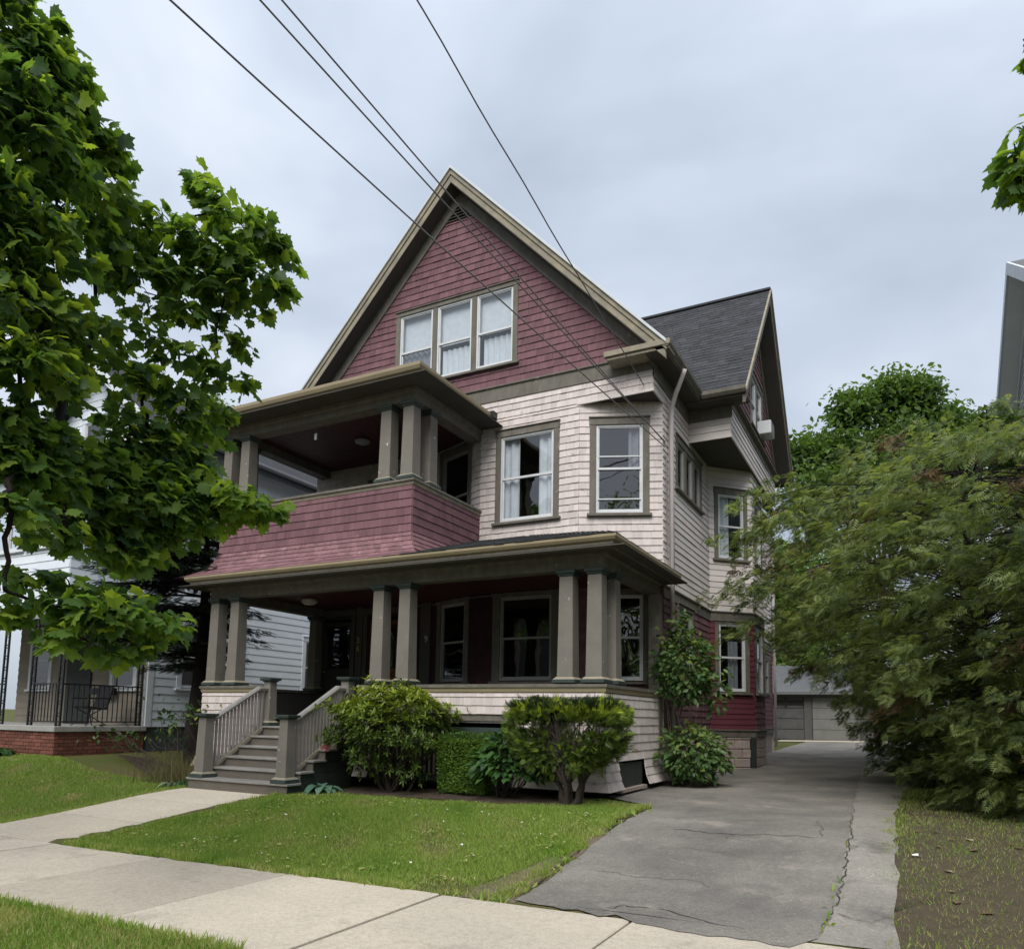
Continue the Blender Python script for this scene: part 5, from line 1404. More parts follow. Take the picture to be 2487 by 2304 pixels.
# conifer spray: a drooping feather of flat twigs
ST, SF = [], []
for k in range(8):
    y = .04 + k * .115; l = .30 * (1 - (k / 8.5) ** 1.6) + .06; zz = -.10 * (y ** 2)
    for s in (-1, 1):
        b = len(ST)
        ST += [(0, y - .02, zz), (s * l * .5, y + l * .22, zz - .015), (s * l, y + l * .62, zz - .05), (s * l * .42, y + l * .52, zz)]
        SF += [(b, b + 1, b + 3), (b + 1, b + 2, b + 3)]
b = len(ST); ST += [(-.02, 0, 0), (.02, 0, 0), (0, 1.05, -.13)]; SF += [(b, b + 1, b + 2)]

def limb(mb, p0, p1, r0, r1, sag=0.0, n=7, jit=.04, seg=6):
    t = np.linspace(0, 1, n); p0 = np.array(p0); p1 = np.array(p1); L = np.linalg.norm(p1 - p0)
    P = p0 + (p1 - p0) * t[:, None]; P[:, 2] += sag * 4 * t * (1 - t)
    P[1:-1] += rng.normal(size=(n - 2, 3)) * jit * L * .3
    mb.tube(P, np.interp(t, [0, 1], [r0, r1]), seg, cap=False)
    return P

# ---- left street maple
THIN = lambda c: 1.0
def maple(tree, trunk_base, fork, clusters, lsize, seed_limit=300, anchor_r=.05, trunk_r=.2, dens=1.0):
    br = MB()
    limb(br, trunk_base, fork, trunk_r, trunk_r * .7, n=6, jit=.01, seg=12)
    Ps, As, Ns, Ss, Vs = [], [], [], [], []
    fk = np.array(fork, float); nodes = [(fk, anchor_r)]
    for (c, rad, ntw, shade) in sorted(clusters, key=lambda q_: np.linalg.norm(np.array(q_[0]) - fk)):
        c = np.array(c); rad = np.array(rad)
        cost = [np.linalg.norm(c - n_[0]) + .35 * np.linalg.norm(n_[0] - fk) for n_ in nodes]
        pn, pr = nodes[int(np.argmin(cost))]
        r1 = max(.009, pr * .72)
        pts = limb(br, pn, c, pr * .9, r1, sag=.06 * np.linalg.norm(c - pn), n=8, jit=.09)
        nodes.append((c, r1))
        for _ in range(int(ntw * dens)):
            d = rdir(1)[0]; q = c + d * rad * rng.uniform(.15, 1.0) ** .6
            b0 = pts[rng.integers(5, 8)] * .55 + q * .45 if rng.random() < .5 else c + (q - c) * .3
            if rng.random() < .6: limb(br, b0, q, .007, .003, sag=.04, n=4, jit=.06, seg=4)
            nl = rng.integers(5, 11)
            tw = unit(q - b0 + rng.normal(size=3) * .05)
            for k in range(nl):
                pet = unit(tw * .6 + rng.normal(size=3) * .8); pet[2] -= .1
                P = q + pet * rng.uniform(.02, .13)
                A = unit(pet * np.array([1, 1, .4]) + np.array([0, 0, -.55 * rng.uniform(.2, 1.6)]))
                Nn = unit(np.array([0, 0, 1.0]) + rng.normal(size=3) * .6)
                Ps.append(P); As.append(A); Ns.append(Nn); Ss.append(lsize * rng.uniform(.5, 1.2))
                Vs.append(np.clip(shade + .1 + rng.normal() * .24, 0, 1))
    br.build('branches', 'bark_dark', tree, smooth=True)
    P = np.array(Ps); A = np.array(As); N = np.array(Ns); S = np.array(Ss); V = np.array(Vs)
    x, y, d = proj(P)
    vis = (x > 0) & (x < 2487) & (y > 0) & (y < 2304) & (d > .5)
    sc = np.where(vis, S / np.maximum(d, .3), 0)
    idx = np.argsort(-sc)[:seed_limit]; idx = idx[sc[idx] > 0]
    rest = np.setdiff1d(np.arange(len(P)), idx)
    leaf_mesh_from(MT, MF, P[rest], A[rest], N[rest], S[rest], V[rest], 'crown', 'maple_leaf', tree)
    lm = MB().add(MT, MF).mesh('leaf', 'maple_leaf')
    for i in idx:
        a = unit(A[i]); s = unit(np.cross(a, N[i])); n2 = np.cross(s, a)
        M = Matrix(((s[0] * S[i], a[0] * S[i], n2[0] * S[i], P[i][0]), (s[1] * S[i], a[1] * S[i], n2[1] * S[i], P[i][1]), (s[2] * S[i], a[2] * S[i], n2[2] * S[i], P[i][2]), (0, 0, 0, 1)))
        child(lm, 'leaf', tree, M)
tree = thing('maple_tree', 'street maple whose leafy branches fill the left side of the picture', 'tree', (-8.6, 2.5, swz(-8.6)))
def CL(dx, dy, depth, rpx, n, shade, ry=None, rd=.5):
    rpx = max(9, rpx - 24) if rpx > 16 else rpx; p = at(dx, dy, depth); r = rpx * 1.24662 / FPX * depth; r2 = (ry or rpx) * 1.24662 / FPX * depth
    return (p, (r, max(rd, r * .8), r2), n, shade)
cl = []
# right-hand boundary masses and inner mass, from the top down
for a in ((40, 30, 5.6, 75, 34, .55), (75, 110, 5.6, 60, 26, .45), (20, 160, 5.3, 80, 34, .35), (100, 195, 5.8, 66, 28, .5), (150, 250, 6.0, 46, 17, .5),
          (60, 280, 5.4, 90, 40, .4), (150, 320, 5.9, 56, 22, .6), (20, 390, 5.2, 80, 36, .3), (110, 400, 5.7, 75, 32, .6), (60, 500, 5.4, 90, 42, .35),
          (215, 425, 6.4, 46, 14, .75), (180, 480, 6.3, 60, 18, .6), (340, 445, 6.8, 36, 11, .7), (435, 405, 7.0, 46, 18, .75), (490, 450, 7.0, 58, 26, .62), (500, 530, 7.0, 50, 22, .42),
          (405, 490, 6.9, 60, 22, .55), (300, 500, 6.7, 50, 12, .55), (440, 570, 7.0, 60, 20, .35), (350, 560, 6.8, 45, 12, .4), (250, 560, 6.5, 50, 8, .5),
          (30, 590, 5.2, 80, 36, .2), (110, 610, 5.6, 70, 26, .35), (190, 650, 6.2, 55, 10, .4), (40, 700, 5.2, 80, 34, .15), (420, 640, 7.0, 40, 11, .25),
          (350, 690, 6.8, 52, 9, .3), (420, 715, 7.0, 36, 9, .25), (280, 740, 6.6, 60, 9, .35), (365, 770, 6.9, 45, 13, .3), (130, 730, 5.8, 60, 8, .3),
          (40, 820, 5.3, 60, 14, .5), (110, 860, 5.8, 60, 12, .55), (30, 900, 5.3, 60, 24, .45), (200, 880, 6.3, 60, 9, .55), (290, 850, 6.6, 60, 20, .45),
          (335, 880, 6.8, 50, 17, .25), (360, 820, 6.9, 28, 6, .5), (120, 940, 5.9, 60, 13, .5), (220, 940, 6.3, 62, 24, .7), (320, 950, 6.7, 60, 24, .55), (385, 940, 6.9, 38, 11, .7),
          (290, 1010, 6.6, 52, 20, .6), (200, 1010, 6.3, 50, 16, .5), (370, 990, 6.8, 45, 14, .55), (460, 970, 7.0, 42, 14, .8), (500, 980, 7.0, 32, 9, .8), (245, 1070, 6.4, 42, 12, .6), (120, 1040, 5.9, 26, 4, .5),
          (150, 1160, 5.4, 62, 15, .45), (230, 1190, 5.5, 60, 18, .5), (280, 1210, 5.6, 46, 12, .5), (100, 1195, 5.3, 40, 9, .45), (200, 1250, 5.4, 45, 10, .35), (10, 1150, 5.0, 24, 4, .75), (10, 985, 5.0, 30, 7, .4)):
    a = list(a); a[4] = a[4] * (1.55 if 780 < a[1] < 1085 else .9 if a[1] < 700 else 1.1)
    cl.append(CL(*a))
for _ in range(26):       # the crown outside the picture
    a_ = rng.uniform(0, 2 * PI); h_ = rng.uniform(2.6, 8.5); r_ = rng.uniform(1.0, 3.2)
    p = np.array([-9.4 + r_ * math.cos(a_) * 1.0, 2.0 + r_ * math.sin(a_), h_])
    x, y, d = proj(p)
    if d[0] < .5 or x[0] < -250: cl.append((p, (.9, .9, .7), 26, .4))
maple(tree, (-8.6, 2.5, swz(-8.6) - .1), (-8.5, 2.7, 1.9), cl, .122, dens=1.15, anchor_r=.075)
# ---- maple sprig at the right edge, from a tree outside the picture
tree2 = thing('maple_tree', 'maple with narrow leaves peeking in at the upper right edge', 'tree', (5.2, 4.2, -1.4))
cl = [CL(1976, 320, 6.3, 14, 4, .5, rd=.25), CL(1990, 365, 6.3, 16, 4, .4, rd=.25), CL(1996, 270, 6.3, 12, 2, .5, rd=.25), CL(2055, 330, 6.3, 50, 14, .5), CL(2012, 100, 6.3, 8, 3, .3, rd=.2), CL(2085, 100, 6.3, 60, 16, .4)]
cl += [(np.array([6.2 + rng.normal() * .8, 4.2 + rng.normal() * .8, rng.uniform(2.4, 7)]), (.8, .8, .6), 20, .45) for _ in range(9)]
maple(tree2, (5.2, 4.2, -1.6), (5.1, 4.4, 2.2), cl, .15, seed_limit=40, trunk_r=.16)

# ---- conifers: branches with drooping sprays
def conifer(tree, base, ztop, radius, nbr, mat, spray, az=None, zlow=0.0, trunk_r=.12, dens=1.0, tipbright=.35, base_shade=.25, trunkmat='bark_dark', upturn=.25, brown=0.0, trunk_top=None, step=.15):
    base = np.array(base); br = MB()
    tp = base.copy(); tp[2] = trunk_top or ztop - .2
    limb(br, base, tp, trunk_r, .03, n=8, jit=.02, seg=9)
    Ps, As, Ns, Ss, Vs = [], [], [], [], []
    for k in range(nbr):
        z = rng.uniform(zlow, ztop); a = rng.uniform(*(az or (0, 2 * PI)))
        L = radius(z, a) * rng.uniform(.45, 1.0) ** .6 * 1.08
        if L < .2: continue
        d = np.array([math.cos(a), math.sin(a), 0]); sd = np.array([-d[1], d[0], 0])
        st = np.array([base[0], base[1], max(base[2] + .2, z - .25 * L * upturn)])
        n = 7; t = np.linspace(0, 1, n)
        pts = st + d * (L * t)[:, None] + np.array([0, 0, 1.0]) * (upturn * L * (t - 1.15 * t ** 2.2))[:, None] + sd * (rng.normal() * .12 * L * t ** 2)[:, None]
        br.tube(pts, np.interp(t, [0, 1], [.028, .005]), 5, cap=False)
        s = .22 * L
        while s < L:
            f = s / L; p = np.array([np.interp(f, t, pts[:, j]) for j in range(3)])
            loc = (.12 + .42 * (1 - f) ** .7 * min(1, f * 3)) * min(1.3, L / 2)
            for sgn in (-1, 1):
                bd = unit(d * .75 + sd * sgn * rng.uniform(.5, 1.0) + np.array([0, 0, rng.uniform(-.25, .1)]))
                m_ = max(1, int(loc / (spray * .55) + .5))
                for j in range(m_):
                    q = p + bd * loc * (j + .3) / m_ + rng.normal(size=3) * .03
                    q[2] -= .10 * ((j + .3) / m_) ** 2
                    Ps.append(q); As.append(unit(bd + d * .3 + np.array([0, 0, -.25]) + rng.normal(size=3) * .2))
                    Ns.append(unit(np.array([0, 0, 1.0]) + rng.normal(size=3) * .35)); Ss.append(spray * rng.uniform(.75, 1.25))
                    Vs.append(np.clip(base_shade + tipbright * (f ** 2) * ((j + 1) / m_) + rng.normal() * .14, 0, 1))
            s += step * rng.uniform(.7, 1.3) / dens
        Ps.append(pts[-1]); As.append(unit(d + np.array([0, 0, -.2]))); Ns.append(np.array([0, 0, 1.0])); Ss.append(spray * 1.1); Vs.append(min(1, base_shade + tipbright + .15))
    br.build('trunk', trunkmat, tree, smooth=True)
    P, A, N, S, V = map(np.array, (Ps, As, Ns, Ss, Vs))
    if brown > 0:
        sel = (np.sin(P[:, 0] * 2.1 + 1.7) * np.sin(P[:, 1] * 1.9) * np.sin(P[:, 2] * 2.3 + .6) > 1 - brown) & (rng.random(len(P)) < .75)
        if sel.any(): leaf_mesh_from(ST, SF, P[sel], A[sel], N[sel], S[sel], V[sel], 'dead_foliage', 'hemlock_brown', tree)
        P, A, N, S, V = P[~sel], A[~sel], N[~sel], S[~sel], V[~sel]
    leaf_mesh_from(ST, SF, P, A, N, S, V, 'crown', mat, tree)
    return len(P)
ST2, SF2 = [], []
for k in range(5):
    y = .05 + k * .18; l = .36 * (1 - (k / 5.6) ** 1.5) + .10; zz = -.14 * (y ** 2)
    for s_ in (-1, 1):
        b = len(ST2)
        ST2 += [(0, y - .03, zz), (s_ * l * .5, y + l * .12, zz - .02), (s_ * l, y + l * .55, zz - .07), (s_ * l * .45, y + l * .5, zz)]
        SF2 += [(b, b + 1, b + 3), (b + 1, b + 2, b + 3)]
b = len(ST2); ST2 += [(-.05, .6, -.05), (.05, .6, -.05), (0, 1.15, -.2)]; SF2 += [(b, b + 1, b + 2)]
def hemlock(tree, base, ztop, radius, nb, spray=.13, per=34, zlow=-.8, shade=.3, brown=0.0, trunk_r=.13):
    base = np.array(base, float); br = MB(); tp = base.copy(); tp[2] = ztop - .3
    limb(br, base, tp, trunk_r, .03, n=8, jit=.02, seg=9)
    Ps, As, Ns, Ss, Vs = [], [], [], [], []
    for k in range(nb):
        z = rng.uniform(zlow, ztop); a = rng.uniform(0, 2 * PI)
        R = radius(z, a) * (1 + .13 * math.sin(5 * a + 2.3 * z) + .08 * math.sin(11 * a - 3 * z))
        f = 1 - .55 * rng.random() ** 2.0
        d = np.array([math.cos(a), math.sin(a), 0.0]); sd = np.array([-d[1], d[0], 0.0])
        c = np.array([base[0], base[1], z]) + d * R * f
        if rng.random() < .5:
            limb(br, (base[0], base[1], max(base[2] + .3, z - .15)), c - d * .1, .015, .004, sag=.12 * R, n=5, jit=.04, seg=4)
        L = rng.uniform(.32, .62); W = L * rng.uniform(.35, .55); dr_ = rng.uniform(.25, .75)
        ax = unit(d + sd * rng.normal() * .45 + np.array([0, 0, -dr_ * .5]))
        sx = unit(np.cross(ax, [0, 0, 1.0])); up = np.cross(sx, ax)
        m_ = int(per * rng.uniform(.7, 1.3)); t = rng.uniform(-.25, 1, m_); w = rng.normal(size=m_) * .5 * (1 - np.clip(t, 0, 1) * .75)
        h = rng.normal(size=m_) * .05
        P = c + ax * (t * L)[:, None] + sx * (w * W)[:, None] + up * (h - .10 * L * t ** 2 - .12 * np.abs(w) * W)[:, None]
        A = unit(ax * .75 + sx * np.sign(w)[:, None] * .6 * np.abs(w)[:, None] ** .5 + np.array([0, 0, -.22]) + rng.normal(size=(m_, 3)) * .38)
        Ps.append(P); As.append(A); Ns.append(unit(up + rng.normal(size=(m_, 3)) * .4)); Ss.append(spray * rng.uniform(.65, 1.3, m_))
        isb = brown > 0 and math.sin(c[0] * 1.9 + 1.7) * math.sin(c[1] * 1.7) + .7 * math.sin(c[2] * 2.1 + .6) > 1.25 - brown and rng.random() < .5
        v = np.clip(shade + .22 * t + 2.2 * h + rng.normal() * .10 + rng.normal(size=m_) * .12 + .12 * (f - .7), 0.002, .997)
        Vs.append(v + (10 if isb else 0))
    br.build('trunk', 'bark_dark', tree, smooth=True)
    P, A, N, S, V = map(np.concatenate, (Ps, As, Ns, Ss, Vs)); sel = V > 5
    if sel.any(): leaf_mesh_from(ST2, SF2, P[sel], A[sel], N[sel], S[sel], V[sel] - 10, 'dead_foliage', 'hemlock_brown', tree)
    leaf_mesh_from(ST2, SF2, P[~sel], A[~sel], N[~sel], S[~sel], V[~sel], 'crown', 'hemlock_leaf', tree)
    return len(P)
HEM = []
def rad1(z, a):
    return float(np.interp(z, [-.9, 0, 1.2, 2.4, 3.6, 4.6, 5.2, 5.8], [1.5, 1.6, 2.2, 3.3, 3.35, 2.9, 2.0, .6]))
def hr(zs, rs): return lambda z, a: float(np.interp(z, zs, rs))
t1 = thing('hemlock_tree', 'broad hemlock nearest the house, its branches reaching over the driveway', 'tree', (1.0, 15.0, -1.0), 'hemlocks along the driveway')
HEM.append(hemlock(t1, (1.0, 15.0, -1.0), 4.6, lambda z, a: float(np.interp(z, [-.9, 0, 1.2, 2.4, 3.4, 4.2, 4.7], [.9, 1.3, 2.6, 3.75, 3.9, 3.2, 1.8])) * (1.0 + .07 * max(0, math.cos(a - 3.3))), 760, spray=.15, shade=.40, brown=.35))
t2 = thing('hemlock_tree', 'hemlock in the middle of the driveway row with low skirts', 'tree', (2.0, 11.6, -1.0), 'hemlocks along the driveway')
HEM.append(hemlock(t2, (2.0, 11.6, -1.0), 3.7, hr([-.95, 0, 1.0, 2.0, 3.0, 3.8], [1.55, 1.75, 2.3, 2.9, 2.7, 1.2]), 680, spray=.135, zlow=-.95, shade=.38, brown=.2))
t3 = thing('hemlock_tree', 'hemlock at the right edge with its lower branches in deep shade', 'tree', (3.5, 10.2, -1.0), 'hemlocks along the driveway')
HEM.append(hemlock(t3, (3.5, 10.2, -1.0), 3.3, hr([-.95, 0, 1.0, 2.0, 3.0, 3.5], [1.5, 1.8, 2.1, 2.3, 1.9, .8]), 420, spray=.13, zlow=-.9, shade=.3))
t4 = thing('hemlock_tree', 'hemlock far down the driveway close to the garage', 'tree', (1.4, 20.5, -1.0), 'hemlocks along the driveway')
HEM.append(hemlock(t4, (1.4, 20.5, -1.0), 5.6, hr([-.9, .2, 1.2, 2.4, 3.4, 4.6, 5.7], [1.1, 1.5, 3.1, 4.1, 4.1, 3.4, 1.2]), 520, spray=.19, per=32, shade=.3, brown=.2))
t5 = thing('yew_tree', 'dark evergreen with a bare trunk standing at the left corner of the porch', 'tree', (-13.1, 10.8, -1.2))
HEM.append(conifer(t5, (-13.1, 10.8, -1.3), 5.0, lambda z, a: float(np.interp(z, [.9, 1.6, 2.6, 3.6, 4.6, 5.4], [1.3, 2.0, 2.3, 1.9, 1.2, .4])) * (1 - .62 * max(0, math.cos(a - .25))), 170, 'yew_dark', .19, step=.11, zlow=.9, trunk_r=.21, base_shade=.2, trunk_top=4.6, upturn=.1))
# a few low twigs of the same evergreen in front of the neighbour's porch
# ---- deciduous trees behind
def broadleaf(tree, base, blobs, leaf, n_per, mat, tr=.2, barkm='bark'):
    br = MB(); base = np.array(base, float)
    cmean = np.mean([b[0] for b in blobs], axis=0)
    fork = base * .45 + np.array([cmean[0], cmean[1], cmean[2] - .5]) * .55
    limb(br, base, fork, tr, tr * .6, n=6, jit=.02, seg=10)
    P, A, N, S, V = [], [], [], [], []
    for c, r, sh in blobs:
        c = np.array(c); limb(br, fork, c, tr * .35, .02, n=6, jit=.06)
        for _ in range(n_per):
            d = rdir(1)[0]; d[2] = d[2] * .8 + .12
            q = c + unit(d) * r * rng.uniform(.35, 1.08)
            m_ = rng.integers(5, 9)
            pp = q + rng.normal(size=(m_, 3)) * leaf * 1.1
            P.append(pp); A.append(unit(rng.normal(size=(m_, 3)) + np.array([0, 0, -.5]) + d * .5)); N.append(unit(rng.normal(size=(m_, 3)) * .6 + np.array([0, 0, 1.0])))
            S.append(leaf * rng.uniform(.7, 1.3, m_)); V.append(np.clip(sh + .25 * d[2] + rng.normal(size=m_) * .15, 0, 1))
    br.build('trunk', barkm, tree, smooth=True)
    P, A, N, S, V = map(np.concatenate, (P, A, N, S, V))
    leaf_mesh_from(OT, OF, P, A, N, S, V, 'crown', mat, tree)
def BL(dx, dy, depth, rpx, sh): return (at(dx, dy, depth), rpx * 1.24662 / FPX * depth, sh)
bt = thing('tree', 'bright green leafy tree rising behind the hemlocks and garage', 'tree', (1.2, 33, -.8))
b0 = at(1710, 1400, 31)
broadleaf(bt, (b0[0], b0[1], -.8), [BL(*a) for a in ((1690, 900, 31, 75, 0.75), (1620, 890, 31, 55, 0.70), (1760, 850, 31, 70, 0.75), (1820, 880, 31, 60, 0.70), (1740, 770, 31, 38, 0.80), (1660, 800, 31, 32, 0.80), (1790, 775, 31, 36, 0.75), (1560, 890, 31, 36, 0.75),
     (1600, 960, 30, 62, 0.80), (1700, 970, 30, 80, 0.65), (1800, 980, 30, 80, 0.55), (1840, 830, 31, 34, 0.70), (1840, 930, 30, 50, 0.60))], .24, 300, 'back_leaf')
bt = thing('tree', 'darker tree filling the gap between the house and the garage roof', 'tree', (-3, 45, -.7))
b0 = at(1545, 1400, 46)
broadleaf(bt, (b0[0], b0[1], -.7), [BL(*a) for a in ((1540, 1180, 46, 60, .12), (1580, 1100, 46, 70, .15), (1520, 1270, 45, 45, .1), (1600, 1230, 45, 60, .12), (1660, 1150, 46, 70, .15), (1500, 1100, 46, 40, .1), (1680, 1260, 45, 60, .1))] + [BL(*a) for a in ((1505, 1190, 44, 40, .1), (1530, 1130, 44, 45, .12), (1560, 1290, 44, 45, .08), (1620, 1170, 45, 60, .1), (1505, 1330, 43, 25, .08))], .32, 230, 'back_leaf', tr=.3)
bt = thing('tree', 'dark leafy tree against the right edge above the hemlocks', 'tree', (6, 14, -1))
b0 = at(2070, 1400, 15)
broadleaf(bt, (b0[0], b0[1], -1.0), [BL(*a) for a in ((1985, 850, 15.5, 55, .2), (1950, 900, 15.5, 55, .2), (2030, 880, 15, 70, .25), (1990, 960, 15.5, 60, .15), (1920, 830, 16, 16, .3))], .13, 120, 'back_leaf', tr=.18)
bt = thing('tree', 'small green treetop showing behind the white house roof', 'tree', (-25, 45, -.5))
b0 = at(405, 1300, 50)
broadleaf(bt, (b0[0], b0[1], -.6), [BL(*a) for a in ((405, 785, 50, 22, .5), (395, 800, 50, 25, .4), (430, 810, 50, 22, .4), (420, 850, 50, 40, .3))], .3, 60, 'back_leaf')

bt = thing('bush', 'dark bushes closing the view under the hemlocks at the right', 'bush', (7, 22, -1))
b0 = at(1960, 1500, 22)
broadleaf(bt, (b0[0], b0[1], -1.0), [BL(*a) for a in ((1840, 1440, 24, 60, .05), (1900, 1420, 24, 70, .05), (1960, 1440, 23, 70, .05), (2030, 1430, 22, 80, .05), (1900, 1340, 24, 70, .08), (1980, 1340, 23, 80, .08), (2060, 1340, 22, 80, .05), (1850, 1370, 25, 55, .05))], .16, 90, 'back_leaf', tr=.1)
# ---- shrubs
def shrub_leaves(o_parent, name, P, outward, leaf, T, F, mat, shade, up=.4, rnd=.5, droop=-.2):
    n = len(P)
    A = unit(outward + rng.normal(size=(n, 3)) * rnd + np.array([0, 0, droop]))
    N = unit(outward * .5 + np.array([0, 0, up + .3]) + rng.normal(size=(n, 3)) * .4)
    leaf_mesh_from(T, F, P, A, N, leaf * rng.uniform(.7, 1.25, n), shade, name, mat, o_parent)
def stems(parent, base, tips, r0, mat, seg=6, jit=.08, spread=.06):
    mb = MB()
    for tp in tips:
        b_ = np.array(base) + np.array([rng.normal() * spread, rng.normal() * spread, 0])
        limb(mb, b_, tp, r0 * rng.uniform(.6, 1.1), .006, sag=.0, n=7, jit=jit, seg=seg)
    mb.build('stems', mat, parent, smooth=True)
# rhododendron
s1 = thing('rhododendron', 'rounded rhododendron beside the steps with its upper leaves tinted lighter as if lit from above', 'shrub', (-7.35, 9.65, -1.2))
c = np.array([-7.22, 9.60, -.28]); R_ = np.array([1.08, .78, .70])
n = 1500
d = rdir(n); d[:, 2] = np.where((d[:, 2] < -.25) & (rng.random(n) < .7), -d[:, 2], d[:, 2])
lump = 1 + .17 * np.sin(d[:, 0] * 7 + 1) * np.sin(d[:, 1] * 6) + .13 * np.sin(d[:, 2] * 9 + d[:, 0] * 4)
rr = rng.uniform(.45, 1.0, n) ** .45
rr = np.where(rng.random(n) < .07, rr * rng.uniform(1.05, 1.22, n), rr)
Q = c + d * R_ * (rr * lump)[:, None]
P, O, V = [], [], []
for q, dd, r in zip(Q, d, rr):
    up_ = unit(dd * .7 + np.array([0, 0, .6])); k = rng.integers(6, 10); ph = rng.uniform(0, 6)
    a = unit(np.cross(up_, [.3, .9, .2])); b = np.cross(up_, a)
    for j in range(k):
        an = ph + 2 * PI * j / k
        P.append(q + up_ * rng.uniform(-.01, .03)); O.append(unit(math.cos(an) * a + math.sin(an) * b + up_ * rng.uniform(.15, .8)))
        V.append(np.clip(.16 + .5 * max(0, dd[2] * r) ** 1.2 + .22 * (r > .85) * max(0, dd[2]) + rng.normal() * .12, 0, 1))  # leaf tone rises toward the top, light from above painted in
P, O, V = np.array(P), np.array(O), np.array(V)
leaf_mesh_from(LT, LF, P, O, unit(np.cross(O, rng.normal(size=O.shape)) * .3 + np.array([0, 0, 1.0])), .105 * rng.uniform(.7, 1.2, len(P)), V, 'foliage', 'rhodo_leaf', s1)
stems(s1, (-7.2, 9.75, -1.25), [c + dd * R_ * .8 for dd in d[:34]], .035, 'bark_grey', jit=.14, spread=.07)
fl = thing('rhododendron_flower', 'single pink blossom on the left side of the rhododendron', 'flower', (-8.14, 9.15, -.52))
pf = np.array([-8.13, 9.15, -.53]); mb = MB()
for k in range(16):
    dd = unit(rng.normal(size=3)); a = unit(np.cross(dd, rng.normal(size=3))); b = np.cross(dd, a); p = pf + dd * .022
    mb.poly([p, p + dd * .035 + a * .026, p + dd * .055, p + dd * .035 - a * .026])
mb.build('petals', 'petal_pink', fl)
# clipped box hedge
s2 = thing('box_hedge', 'clipped square boxwood between the rhododendron and the hydrangea', 'hedge', (-6.15, 9.85, -1.2))
n = 15000
x0, x1, y0, y1, zt0, zt1 = -6.28, -5.42, 9.50, 9.95, -1.18, -.27
u = rng.random((n, 3)); face = rng.choice(4, n, p=[.45, .22, .2, .13])
P = np.stack([x0 + (x1 - x0) * u[:, 0], y0 + (y1 - y0) * u[:, 1], zt0 + (zt1 - zt0) * u[:, 2]], 1); O = np.zeros((n, 3))
P[face == 0, 1] = y0; O[face == 0] = (0, -1, 0); P[face == 1, 2] = zt1; O[face == 1] = (0, 0, 1); P[face == 2, 0] = x1; O[face == 2] = (1, 0, 0); P[face == 3, 0] = x0; O[face == 3] = (-1, 0, 0)
ctr = np.array([(x0 + x1) / 2, (y0 + y1) / 2, -.72]); 
dd = (P - ctr) / np.array([.5, .23, .44]); rr = np.abs(dd); cornr = np.sort(rr, 1)[:, 1]
P = P - (P - ctr) * (np.clip(cornr - .75, 0, 1) * .55)[:, None]
P = P - O * (rng.uniform(0, 1, n) ** 2 * .09)[:, None] + O * (.03 * np.sin(P[:, 0] * 11) * np.sin(P[:, 2] * 9 + P[:, 1] * 8))[:, None]
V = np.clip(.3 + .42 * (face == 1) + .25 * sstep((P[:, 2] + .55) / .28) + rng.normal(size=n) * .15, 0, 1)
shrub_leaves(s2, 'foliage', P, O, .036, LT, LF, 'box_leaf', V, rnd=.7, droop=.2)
mb = MB(); mb.box(x0 + .12, x1 - .12, y0 + .12, y1 - .05, zt0, zt1 - .12); mb.build('inner_twigs', 'yew_dark', s2)
stems(s2, (-6.1, 9.8, -1.25), [(-6.1 + rng.uniform(-.3, .3), 9.8, -.9) for _ in range(8)], .018, 'bark_grey')
# hydrangea
s3 = thing('hydrangea', 'leafy hydrangea with broad dark leaves between the hedge and the clipped yew', 'shrub', (-5.25, 9.6, -1.2))
c = np.array([-5.02, 9.50, -.70]); R_ = np.array([.56, .42, .47]); n = 800
d = rdir(n); d[:, 2] = np.abs(d[:, 2]) * 1.1 - .45 * (rng.random(n)); d = unit(d)
rr = rng.uniform(.45, 1, n) ** .5
P = c + d * R_ * rr[:, None]
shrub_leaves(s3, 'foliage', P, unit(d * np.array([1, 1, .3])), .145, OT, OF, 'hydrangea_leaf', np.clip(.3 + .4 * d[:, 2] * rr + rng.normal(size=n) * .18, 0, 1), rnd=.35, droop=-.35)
stems(s3, (-5.2, 9.6, -1.25), P[:26], .012, 'bark_grey')
# clipped yew with bare twisted trunk
s4 = thing('clipped_yew', 'flat-topped clipped yew with twisted bare trunks near the driveway', 'shrub', (-4.0, 9.4, -1.15))
c = np.array([-4.06, 9.40, -.14]); R_ = np.array([.82, .62, .37]); n = 10500
d = rdir(n)
sq = np.sign(d) * np.abs(d) ** .46
sq = sq * np.array([1, 1, 1.0])
rr = rng.uniform(.55, 1, n) ** .4
lum = 1 + .10 * np.sin(d[:, 0] * 8 + 2) * np.sin(d[:, 1] * 7 + d[:, 2] * 5)
rr = np.where(rng.random(n) < .06, rr * rng.uniform(1.04, 1.16, n), rr)
P = c + sq * R_ * (rr * lum)[:, None] * .92
low = P[:, 2] < -.22
P[low, 2] = -.22 - (-.22 - P[low, 2]) * rng.uniform(1.0, 2.1, low.sum()); P[low, 0] = c[0] + (P[low, 0] - c[0]) * (1 - .45 * np.clip((-.22 - P[low, 2]) / .5, 0, 1))
keep = ~(low & (rng.random(n) < .45))
P, d, rr = P[keep], d[keep], rr[keep]; n = len(P)
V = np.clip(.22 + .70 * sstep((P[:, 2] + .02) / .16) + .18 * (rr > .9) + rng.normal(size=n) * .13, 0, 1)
A = unit(d + np.array([0, 0, .45]) + rng.normal(size=(n, 3)) * .45)
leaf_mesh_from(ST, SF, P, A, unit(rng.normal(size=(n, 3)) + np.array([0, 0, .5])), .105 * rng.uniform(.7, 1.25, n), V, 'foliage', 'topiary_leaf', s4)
mb = MB()
